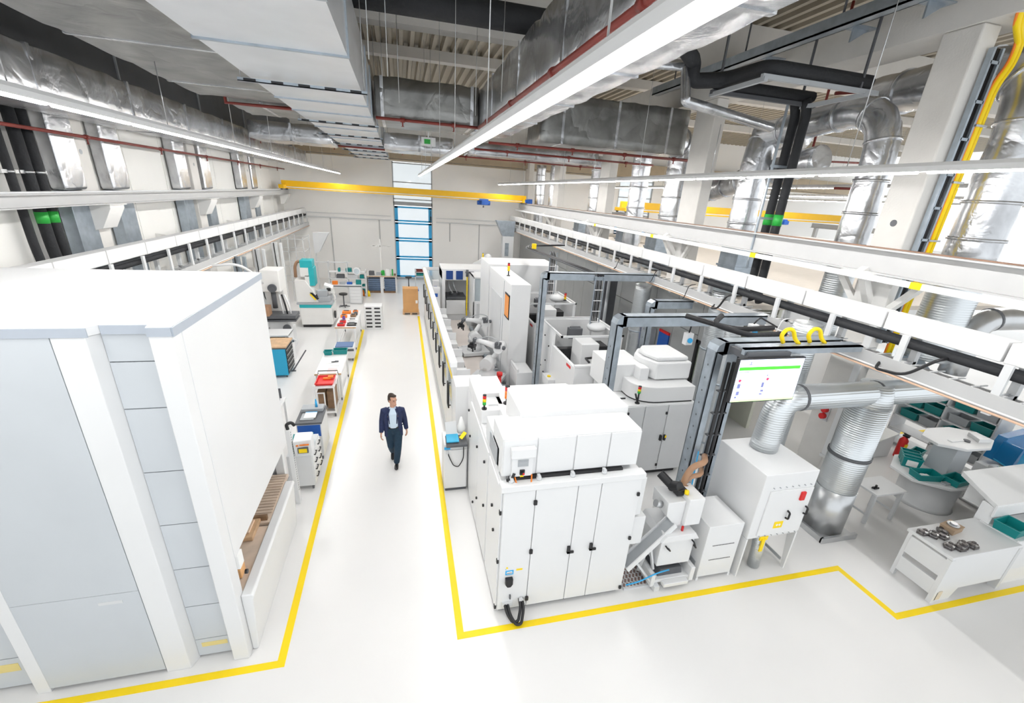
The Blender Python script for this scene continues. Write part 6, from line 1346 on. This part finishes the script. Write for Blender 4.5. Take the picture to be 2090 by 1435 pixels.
R_ = ((-.185, -.02, 1.395), (-.238, .01, 1.13), (-.258, -.10, .90))
L_ = ((.185, -.02, 1.395), (.238, .06, 1.13), (.27, .03, .89))
arm(-1, *R_, 1); arm(1, *L_, 1)
RL = ((-.09, .0, .90), (-.075, -.02, .52), (-.06, .30, .20), )
LL = ((.09, .0, .90), (.075, -.14, .50), (.03, -.04, .10))
for lg in (RL, LL): bd.loft([lg[0], V(lg[0]).lerp(V(lg[1]), .5), lg[1], V(lg[1]).lerp(V(lg[2]), .4), lg[2]], [.082, .07, .052, .05, .034], 12)
body = soft(t, 'body', bd, SKIN, .007, 2)
# face details, eyes
eb = B()
for s in (-1, 1): eb.ell(hr(.03 * s, -.088, 1.668), (.011, .008, .005), 8, 6)
mesh('eyes', eb, BLACK, parent=body)
mb = B().ell(hr(0, -.103, 1.602), (.02, .006, .004), 8, 6)
mesh('mouth', mb, mat('lip', (.35, .12, .10), .5), parent=body)
br = B()
for s in (-1, 1): br.ell(hr(.03 * s, -.092, 1.688), (.018, .008, .004), 8, 6)
mesh('eyebrows', br, HAIRM, parent=body)
# hair: short, dark
hb = B()
hb.loft([hr(0, .06, 1.60), hr(0, .05, 1.66), hr(0, .034, 1.72), hr(0, .018, 1.765), hr(0, .012, 1.80)], [(.064, .05), (.080, .066), (.080, .086), (.066, .084), (.026, .035)], 16, side=(math.cos(ya), math.sin(ya), 0))
hb.ell(hr(0, -.045, 1.765), (.058, .045, .030))
for s in (-1, 1): hb.ell(hr(.068 * s, -.01, 1.69), (.014, .022, .035))
soft(t, 'hair', hb, HAIRM, .008, 2)
# trousers
tr = B()
for lg in (RL, LL):
    tr.loft([V(lg[0]) + V((0, 0, .07)), lg[0], V(lg[0]).lerp(V(lg[1]), .5), lg[1], V(lg[1]).lerp(V(lg[2]), .5), V(lg[2]) + V((0, 0, .0))], [(.105, .11), (.105, .115), .093, .076, .073, .066], 14)
tr.loft([(0, .0, .84), (0, 0, .95), (0, -.01, 1.06)], [(.12, .10), (.17, .115), (.158, .105)], 16)
soft(t, 'trousers', tr, TROUS, .011, 3)
# shirt
sh = B().loft([(0, -.045, 1.02), (0, -.055, 1.2), (0, -.06, 1.36), (0, -.05, 1.45)], [(.11, .10), (.115, .105), (.12, .105), (.078, .066)], 16)
sh.loft([(0, -.045, 1.44), (0, -.055, 1.50)], [(.072, .066), (.062, .062)], 14)
soft(t, 'shirt', sh, SHIRT, .010, 2)
part(t, 'belt', B().loft([(0, -.02, 1.005), (0, -.02, 1.035)], [(.15, .118), (.15, .118)], 18), BLACK)
# jacket: open at the front, two halves joined at the back
jk = B()
jk.loft([(0, .035, .80), (0, .03, .95), (0, .02, 1.1), (0, .015, 1.25), (0, .015, 1.38), (0, .015, 1.45)], [(.195, .10), (.19, .105), (.175, .10), (.195, .11), (.20, .095), (.10, .06)], 18)
for s in (-1, 1):
    jk.loft([(.135 * s, -.05, .79), (.135 * s, -.055, .95), (.13 * s, -.06, 1.10), (.135 * s, -.07, 1.25), (.125 * s, -.065, 1.37), (.09 * s, -.04, 1.46)], [(.062, .05), (.06, .05), (.055, .05), (.058, .052), (.058, .05), (.034, .036)], 12, side=(1, 0, 0))
    a = R_ if s < 0 else L_
    jk.loft([V((.11 * s, -.01, 1.42)), a[0], V(a[0]).lerp(V(a[1]), .5), a[1], V(a[1]).lerp(V(a[2]), .5), V(a[1]).lerp(V(a[2]), .97)], [.055, .074, .066, .058, .052, .046], 14)
jk_o = soft(t, 'jacket', jk, SUIT, .011, 3)
lp = B()
for s in (-1, 1):
    q = [(.066 * s, -.135, 1.12), (.082 * s, -.138, 1.12), (.115 * s, -.128, 1.33), (.075 * s, -.125, 1.45), (.055 * s, -.13, 1.45), (.066 * s, -.15, 1.33)]
    lp.tube([(.07 * s, -.118, 1.12), (.085 * s, -.13, 1.25), (.085 * s, -.122, 1.36), (.06 * s, -.09, 1.46)], .016, 8)
mesh('lapels', lp, SUIT, parent=jk_o)
# shoes
def shoe(ank, toe, nm):
    a, q = V(ank), V(toe); d = (q - a)
    b = B().loft([a + V((0, .045, -.035)), a + V((0, 0, -.045)), a.lerp(q, .5) + V((0, 0, -.012)), q + V((0, -.01, .0)), q + V((0, -.04, -.004))], [(.034, .04), (.040, .046), (.044, .034), (.042, .026), (.02, .014)], 14, side=(1, 0, 0))
    soft(t, nm, b, mat('black_leather', (.012, .012, .014), .3), .008, 2)
shoe((.03, -.04, .085), (.02, -.20, .032), 'shoe')
shoe((-.06, .30, .17), (-.06, .20, .045), 'shoe')
